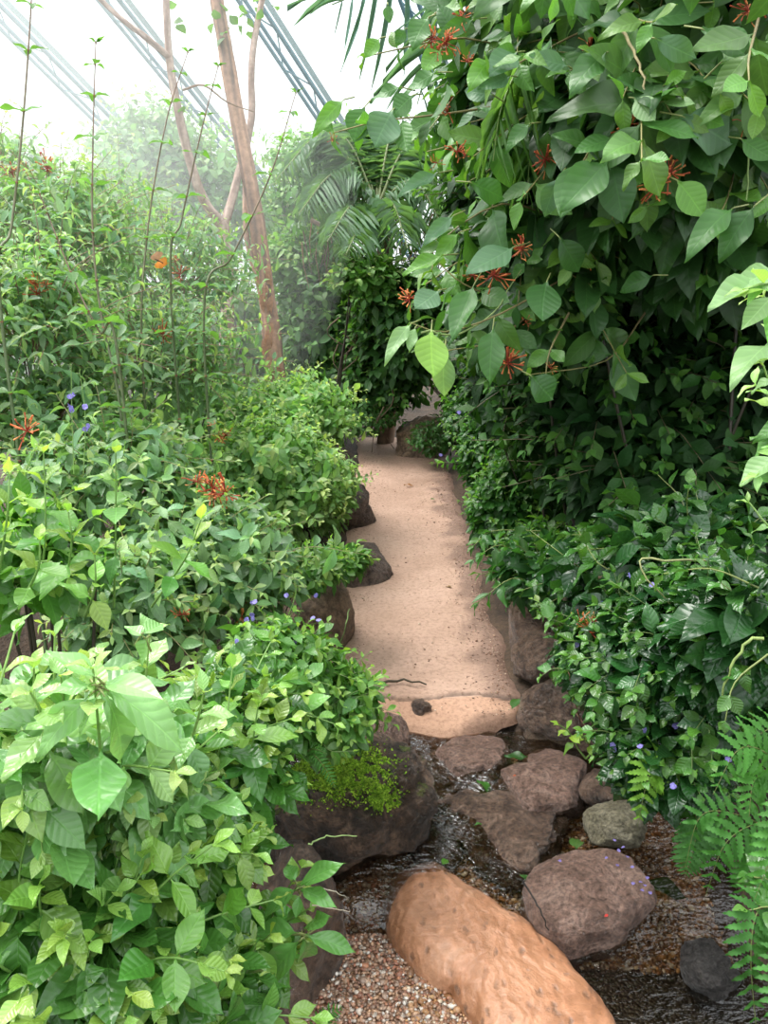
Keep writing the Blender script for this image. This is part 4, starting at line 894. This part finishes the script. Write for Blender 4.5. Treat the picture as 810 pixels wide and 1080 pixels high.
for q in range(46):
    a = W(random.uniform(318, 470), random.uniform(225, 262), random.uniform(6.1, 6.9)); l = random.uniform(.15, .45)
    tube(mb, [a, a + [random.uniform(-.04, .04), 0, -l * .5], a + [random.uniform(-.06, .06), 0, -l]], .006, .002, random.choice([(.42, .24, .12), (.3, .18, .1), (.2, .13, .08)]), 4)
mb.build('dead_leaf_fringe', M['litter'], pr)
# dead branch with hanging roots below the palm
bb = W(345, 238, 6.3); r_ = thing('fallen_branch', 'bare dead branch slanting down to the right below the palm fronds', 'branch', W(405, 300, 6.4))
mb = MB(); trunk_mesh(mb, [W(328, 232, 6.3), W(358, 248, 6.3), W(385, 268, 6.35), W(404, 284, 6.4), W(430, 330, 6.5)], .016, .012, 24, 8, cb); mb.build('bough', M['bark'], r_)
mb = MB()
for q in range(30):
    x = random.uniform(345, 470); y = 380 + random.uniform(-60, 50); a = W(x, y, random.uniform(6.2, 6.6))
    tube(mb, spline([a, a + [random.uniform(-.15, .15), 0, -.15], a + [random.uniform(-.3, .3), 0, -.35]], 8), .006, .003, (.2, .14, .09), 4)
mb.build('twigs', M['litter'], r_)

# fan-like palm frond against the sky (its crown is above the frame)
pf = thing('palm', 'blue-green palm frond hanging into the top of the view against the white roof', 'palm', W(520, -160, 3.2))
mb = MB(); frond_into(mb, [W(560, -160, 3.3), W(500, -90, 3.15), W(430, -35, 3.0), W(385, -10, 2.95), W(350, 5, 2.9)], .40, 12, (.16, .30, .26), .35, .055, spread=.8, r=.008, t0=.1, stiff=.5, planar=(0, -1, .3)); mb.build('frond', M['leaf_far'], pf)
mb = MB(); frond_into(mb, [W(560, -160, 3.3), W(520, -80, 3.0), W(490, -10, 2.9), W(455, 60, 2.85), W(440, 110, 2.8)], .34, 13, (.14, .27, .20), .3, .05, spread=.8, r=.007, t0=.1, stiff=.5, planar=(0, -1, .3)); mb.build('frond', M['leaf_far'], pf)
tube_mb = MB(); tube(tube_mb, spline([W(560, -160, 3.3), W(610, -60, 3.6), W(640, 150, 3.8), W(650, 400, 3.9)], 12), .06, .08, (.2, .15, .1), 10); tube_mb.build('trunk', M['bark'], pf)
ph = thing('palm', 'palm with long thin pale green leaflets hanging in front of the red-flowered shrub', 'palm', W(600, 300, 2.6))
for pts, ll in (([(650, 120, 2.4), (600, 60, 2.1), (560, 55, 1.95), (530, 110, 1.9), (520, 170, 1.9)], .26), ([(650, 120, 2.4), (610, 90, 2.15), (575, 110, 2.05), (560, 160, 2.0), (556, 215, 2.0)], .22)):
    mb = MB(); frond_into(mb, [W(*p) for p in pts], ll, 13, (.17, .34, .10), 1.3, .045, spread=.75, r=.0045, rc=(.26, .36, .12), t0=.2); mb.build('frond', M['leaf'], ph)
mb = MB(); tube(mb, spline([W(650, 120, 2.4), W(700, 300, 2.9), W(720, 480, 3.1)], 10), .02, .03, (.2, .15, .1), 8); mb.build('trunk', M['bark'], ph)

# ferns
def fern(label, base, fronds, col, name='fern', scale=1.):
    root = thing(name, label, 'fern', W(*base))
    for pts, ll in fronds:
        mb = MB(); c = spline([W(*p) for p in pts], 24)
        frond_into(mb, [W(*p) for p in pts], ll, 14, np.array(col), .12, .27, spread=1., r=.0018, rc=(.16, .2, .06), tmpl=PINNA, t0=.12, stiff=.25, planar=(0, -.75, .65)); mb.build('frond', M['fern'], root)
    return root
FC = (.065, .22, .03)
fern('bright fern at the right edge level with the pointed flat stone', (830, 870, 1.5), [([(850, 850, 1.5), (815, 800, 1.4), (780, 790, 1.35), (752, 838, 1.35)], .055), ([(860, 820, 1.5), (830, 770, 1.45), (800, 775, 1.4), (780, 800, 1.38)], .05), ([(850, 850, 1.5), (815, 815, 1.42), (795, 825, 1.4), (790, 862, 1.38)], .05)], FC)
fern('dark green fern drooping over the right end of the gravel', (820, 900, 1.55), [([(830, 870, 1.55), (800, 868, 1.5), (765, 890, 1.48), (744, 945, 1.5)], .055), ([(820, 880, 1.6), (780, 860, 1.55), (740, 860, 1.55), (722, 915, 1.55)], .045), ([(830, 900, 1.5), (800, 900, 1.48), (790, 920, 1.48), (782, 950, 1.5)], .05)], (.055, .19, .03))
fern('bright fern frond at the lower right edge above the striped leaves', (860, 930, 1.4), [([(850, 800, 1.35), (835, 850, 1.3), (815, 900, 1.28), (796, 948, 1.28)], .05), ([(860, 830, 1.3), (850, 880, 1.28), (835, 930, 1.26), (820, 980, 1.26)], .05)], FC)
fern('large dark fern frond hanging in the bottom right corner', (860, 960, 1.3), [([(830, 940, 1.35), (800, 960, 1.3), (792, 1010, 1.28), (798, 1090, 1.28)], .05), ([(860, 980, 1.3), (835, 1010, 1.25), (825, 1050, 1.22), (830, 1110, 1.22)], .05)], (.05, .17, .03))
fern('yellow-green fern leaflets beside the pale green algae rock', (700, 860, 1.75), [([(712, 815, 1.75), (696, 805, 1.7), (684, 820, 1.68), (672, 872, 1.68)], .058), ([(715, 815, 1.75), (715, 800, 1.7), (720, 815, 1.68), (735, 850, 1.7)], .05)], (.19, .40, .045))
fern('narrow dark fern frond hanging beside the yellow-green leaflets', (725, 860, 1.7), [([(728, 840, 1.75), (735, 870, 1.7), (730, 900, 1.68), (722, 925, 1.68)], .055), ([(750, 850, 1.75), (745, 880, 1.72), (752, 905, 1.7)], .05)], (.05, .16, .03))
fern('small fern rooted in the moss on top of the mossy boulder', (330, 810, 1.95), [([(326, 792, 1.92), (335, 800, 1.88), (346, 815, 1.87), (354, 832, 1.86)], .022), ([(300, 812, 1.9), (292, 815, 1.85), (296, 828, 1.83), (302, 840, 1.83)], .02), ([(320, 795, 1.95), (330, 790, 1.9), (345, 795, 1.88)], .02)], FC)
fern('fern tips at the bottom edge by the gravel', (340, 1110, 1.5), [([(330, 1120, 1.5), (335, 1090, 1.45), (345, 1072, 1.42), (362, 1062, 1.42)], .025)], FC)

# =================================================================== roof girders
def girder(label, a, b_, t1, t2, w=.42):
    A, B = W(a[0], a[1], t1), W(b_[0], b_[1], t2); d = B - A; A = A - d * .6; B = B + d * 2.2; d = nrm(B - A)
    s = nrm(np.cross(d, ray(*a))); n = np.cross(s, d)
    root = thing('roof_girder', label, 'girder', (A + B) / 2, 'painted steel girders of the glasshouse roof')
    lc = (.13, .25, .31)
    for off, rad in ((-w / 2, .034), (-w / 2 + .09, .035), (w / 2, .04)):
        mb = MB(); m_ = (A + B) / 2; ln = np.linalg.norm(B - A); pts = [A + d * ln * q + s * off + n * (.12 if off == -w / 2 + .09 else 0) for q in np.linspace(0, 1, 20)]
        tube(mb, pts, rad, col=lc, k=10); mb.build('chord', M['steel'], root)
    mb = MB(); ln = np.linalg.norm(B - A); k = int(ln / .55)
    for i in range(k):
        p, q = A + d * ln * i / k, A + d * ln * (i + 1) / k
        if i % 2: tube(mb, [p - s * w / 2, q + s * w / 2], .013, col=lc, k=6)
        else: tube(mb, [p + s * w / 2, q - s * w / 2], .013, col=lc, k=6)
    # glazing bar plate beside the thick chord
    e = [A + s * (w / 2 + .06), B + s * (w / 2 + .06), B + s * (w / 2 + .15), A + s * (w / 2 + .15)]
    f = [x + n * .03 for x in e]
    mb.build('lacing', M['steel'], root)
    m2 = MB(); m2.add(np.array(e + f), np.array([(0, 1, 2, 3), (4, 7, 6, 5), (0, 4, 5, 1), (1, 5, 6, 2), (2, 6, 7, 3), (3, 7, 4, 0)]), None, (.38, .52, .56)); m2.build('gutter', M['steel'], root, False)
girder('roof girder crossing the top left corner over the firebush', (0, 18), (100, 118), 13, 15, .26)
girder('roof girder running down behind the slender forked tree', (108, -8), (182, 84), 13, 15, .26)
girder('roof girder between the peeling trunk and the hanging palm frond', (256, -8), (345, 128), 13, 15, .26)
girder('roof girder partly hidden by the upper left leaves of the red-flowered shrub', (424, -20), (470, 110), 13, 15, .26)

# =================================================================== small things lying about
def litter_leaf(label, p, size, az, col, wd=1., tilt=.1, name='fallen_leaf', tm=None, mat=None, group=None):
    mb = MB(); d = np.array([math.cos(az), math.sin(az), 0]); p = np.array(p)
    put_leaves(mb, [p - d * size / 2], [d + UP * tilt * .3], [UP + rng.normal(0, .18, 3)], [size * .85], [wd * .6], [np.array(col) * .7], tm or LF_BIG)
    o = mb.build(name, mat or M['leaf']); off = Vector([float(a) for a in p]); o.data.transform(__import__('mathutils').Matrix.Translation(-off)); o.location = off
    return tag(o, label, 'leaf', group)
litter_leaf('green fallen leaf lying between the two flat stones beside the path end', G(546, 798, -.03), .085, -.1, (.05, .16, .03))
litter_leaf('green fallen leaf on the rock below the pinkish stepping stone', G(514, 827, -.05), .07, -.5, (.09, .28, .04))
litter_leaf('upright pale green leaf stuck between the middle rock and petal dotted stone', G(608, 886, -.06), .08, 1.3, (.11, .25, .05), tilt=.5)
litter_leaf('large dark green leaf floating right of the petal dotted stone', G(705, 938, -.11), .16, -.25, (.045, .11, .025), .9)
litter_leaf('dark green leaf floating at the front of the petal dotted stone', G(592, 990, -.11), .075, -.15, (.035, .13, .03), .7)
litter_leaf('small bright green leaf at the upper tip of the orange rock', G(470, 908, -.07), .035, .9, (.13, .38, .04), 1.2, .8)
litter_leaf('tiny green leaf on the wet middle rock near its front edge', G(556, 925, -.07), .04, -.4, (.07, .2, .04))
litter_leaf('green leaf floating at the edge of the middle rock', G(505, 868, -.05), .03, .6, (.10, .3, .05))
litter_leaf('brown curled leaf lying in the middle of the path', G(475, 618, .012), .05, .4, (.5, .33, .16), .9, .3, mat=M['litter'])
litter_leaf('orange-brown leaf lying at the far left of the path', G(432, 511, .015), .08, .1, (.5, .24, .09), .7, .3, mat=M['litter'])
litter_leaf('pale leaf caught beside the ground cover at the far right of the path', G(455, 478, .02), .09, 0, (.35, .5, .25), 1, .3)
litter_leaf('small green leaf on the path near the rounded shrub', G(457, 526, .015), .05, .8, (.14, .28, .08), 1, .3)
litter_leaf('thin reddish leaf lying at the right edge of the path', G(462, 516, .012), .05, .2, (.35, .16, .08), .6, .3, mat=M['litter'])
litter_leaf('brown leaf on the gravel beside the tip of the orange rock', G(418, 962, -.13), .05, 1.9, (.45, .16, .06), .35, .2, mat=M['litter'])
litter_leaf('big green leaf wedged in the dark boulders right of the path end', G(545, 743, .02), .07, .9, (.08, .25, .04), 1.1, .6)
pet = [(653, 897), (662, 903), (590, 908), (651, 913), (667, 915), (676, 930), (680, 933), (677, 939), (668, 932), (686, 942), (640, 905), (648, 886), (657, 893), (683, 926)]
for i, (x, y) in enumerate(pet):
    o = litter_leaf('tiny violet petal fallen on the big flat reddish brown stone', G(x, y, .028), .012, i * 1.3, (.36, .30, .78), 1.6, .6, 'fallen_petal', LF_LOW, M['petal'], 'violet petals on the flat stone'); o['category'] = 'petal'
o = litter_leaf('tiny red petal lying near the front of the petal dotted stone', G(640, 966, .0), .014, .4, (.7, .05, .04), 1.2, .6, 'fallen_petal', LF_LOW, M['petal']); o['category'] = 'petal'
o = litter_leaf('tiny red petal on the pale brown pointed flat stone', G(543, 818, .03), .012, .4, (.8, .15, .05), 1.2, .6, 'fallen_petal', LF_LOW, M['petal']); o['category'] = 'petal'

def twig(label, pts, r, col, name='twig', dz=.0):
    P = [np.array(p, float) for p in pts]; c = spline(P, 14); c = c + rng.normal(0, r * .6, c.shape); mb = MB(); tube(mb, c, r, r * .5, col, 6)
    off = Vector([float(a) for a in c[0]]); o = mb.build(name, M['litter']); o.data.transform(__import__('mathutils').Matrix.Translation(-off)); o.location = off
    return tag(o, label, 'twig')
twig('mossy dark twig lying across the left front of the path', [G(385, 716, .01), G(405, 719, .012), G(425, 717, .012), G(449, 721, .01)], .006, (.07, .055, .03))
twig('black thin twig stuck to the left side of the petal dotted stone', [G(552, 930, -.03), G(562, 945, -.02), G(572, 965, -.03), G(577, 980, -.06)], .003, (.015, .012, .01))
twig('thin white straw poking from the sprig toward the gravel', [W(326, 938, 1.42), W(345, 938, 1.45), W(366, 946, 1.5)], .0012, (.7, .65, .5))
twig('second thin straw below the first, over the gravel', [W(330, 955, 1.42), W(350, 958, 1.45), W(369, 961, 1.5)], .0012, (.7, .6, .45))
twig('pale green bare stalk sticking out right of the sprig', [W(325, 890, 1.5), W(345, 882, 1.52), W(376, 882, 1.55)], .0018, (.3, .42, .15))
twig('long pinkish dead stalk crossing above the violet-flowered shrub', [W(632, 610, 1.95), W(690, 606, 1.95), W(750, 590, 2.0), W(800, 590, 2.0)], .0035, (.28, .17, .12))
twig('curled pale vine looping above the violet-flowered shrub', [W(745, 590, 1.7), (W(700, 592, 1.65)), W(678, 588, 1.65), W(676, 600, 1.65), W(690, 620, 1.65), W(706, 635, 1.7)], .0025, (.36, .38, .16))
twig('pale vine curving down beside the right edge leaves', [W(805, 672, 1.4), W(785, 680, 1.4), W(768, 712, 1.42), W(760, 738, 1.45)], .003, (.3, .4, .12))
twig('slim brown twig standing in front of the middle dark boulder', [G(622, 790, -.05) , W(605, 735, 1.95), W(598, 700, 1.95)], .002, (.2, .09, .06))
twig('grass-like stalk rising beside the smooth tan boulder', [G(352, 700, .02), W(362, 670, 2.7), W(368, 642, 2.7)], .003, (.2, .32, .1))
twig('pale woody stem hanging down through the large leaves, upper right', [W(655, 30, 1.7), W(672, 60, 1.68), W(679, 90, 1.66), W(678, 130, 1.66)], .0035, (.5, .42, .22))
twig('vertical green stem hanging near the right edge among the large leaves', [W(795, 90, 1.7), W(790, 150, 1.7), W(787, 210, 1.7)], .003, (.22, .32, .1))
twig('pale arching vine below the leaves at the left of the red-flowered shrub', [W(445, 350, 1.95), W(480, 352, 1.95), W(520, 330, 2.0), W(550, 285, 2.1)], .003, (.3, .4, .14))
twig('tangle of dry roots between the lowest dark boulder and the flat stone', [G(560, 745, .05), G(590, 735, .07), G(620, 770, .05), G(640, 800, 0)], .003, (.22, .13, .08))
for x in range(1): pass
# butterfly
bf = thing('butterfly', 'orange butterfly resting on the hazy leaves left of the trees', 'butterfly', W(168, 276, 2.9))
mb = MB(); p = W(167, 275, 2.9); tube(mb, [p - [.012, 0, -.006], p, p + [.016, 0, -.008]], [.0015, .0028, .0015], col=(.06, .03, .02), k=6); mb.build('body', M['litter'], bf)
for d, n_, s, c in (((.4, -.3, -.9), (.3, -1, .2), .028, (.95, .36, .05)), ((1, -.2, -.35), (.2, -1, .5), .03, (.95, .36, .05)), ((-.4, 0, 1), (.1, -1, .1), .032, (.55, .28, .14))):
    mb = MB(); put_leaves(mb, [p], [d], [n_], [s], [1.5], [c], LF_LOW); mb.build('wing', M['petal'], bf)
# moss cushion on the boulder
mb = MB(); O, D, N = [], [], []
from mathutils.bvhtree import BVHTree
dg = bpy.context.evaluated_depsgraph_get(); bpy.context.view_layer.update()
bt = BVHTree.FromObject(boulder, dg); mi = boulder.matrix_world.inverted()
for q in range(20000):
    a = random.random()
    if a < .7: x, y = random.gauss(356, 22), random.gauss(812, 13)
    elif a < .85: x, y = random.gauss(404, 7), random.gauss(842, 6)
    else: x, y = random.gauss(330, 40), random.gauss(815, 12)
    o0 = mi @ Vector((0, 0, H)); dd = mi.to_3x3() @ Vector([float(v) for v in ray(x, y)])
    loc, no, _, _ = bt.ray_cast(o0, dd.normalized())
    if loc is None or no.z < .1: continue
    if noise.noise(loc * 40) + noise.noise(loc * 90) * .5 < -.2 + (.15 if a > .85 else 0): continue
    lw = boulder.matrix_world @ loc; O.append(lw[:]); D.append((np.array(no) + rng.normal(0, .55, 3))); N.append(rng.normal(0, 1, 3))
n = len(O)
if n:
    cc = np.array([(.27, .46, .03), (.38, .56, .05), (.14, .28, .02)])[rng.integers(0, 3, n)]
    put_leaves(mb, O, D, N, rng.uniform(.004, .009, n), np.full(n, .8), cc, LF_LOW)
    mo = mb.build('moss_patch', M['moss'], boulder)
# soft mist hanging over the left shrubs
if MIST > 0:
    import bmesh
    m = NT('mist'); v = m.n('ShaderNodeVolumeScatter'); v.inputs['Density'].default_value = MIST; v.inputs['Color'].default_value = (.97, 1, .98, 1); m.l(v.outputs[0], m.out.inputs[1])
    for k, lab in ((1., 'outermost thin white mist over the left shrubs and trees'), (.8, 'white mist hanging between the left firebushes and the leaning tree'), (.6, 'thickest white mist above the rounded shrub beside the path')):
        bm = bmesh.new(); bmesh.ops.create_icosphere(bm, subdivisions=4, radius=1); me = bpy.data.meshes.new('mist'); bm.to_mesh(me); bm.free()
        mo = bpy.data.objects.new('mist', me); C.objects.link(mo); mo.location = (-2.85, 5.3, 2.0); mo.scale = (2.7 * k, 3.6 * k, 2.6 * k)
        tag(mo, lab, 'mist', kind='stuff'); me.materials.append(m.m)
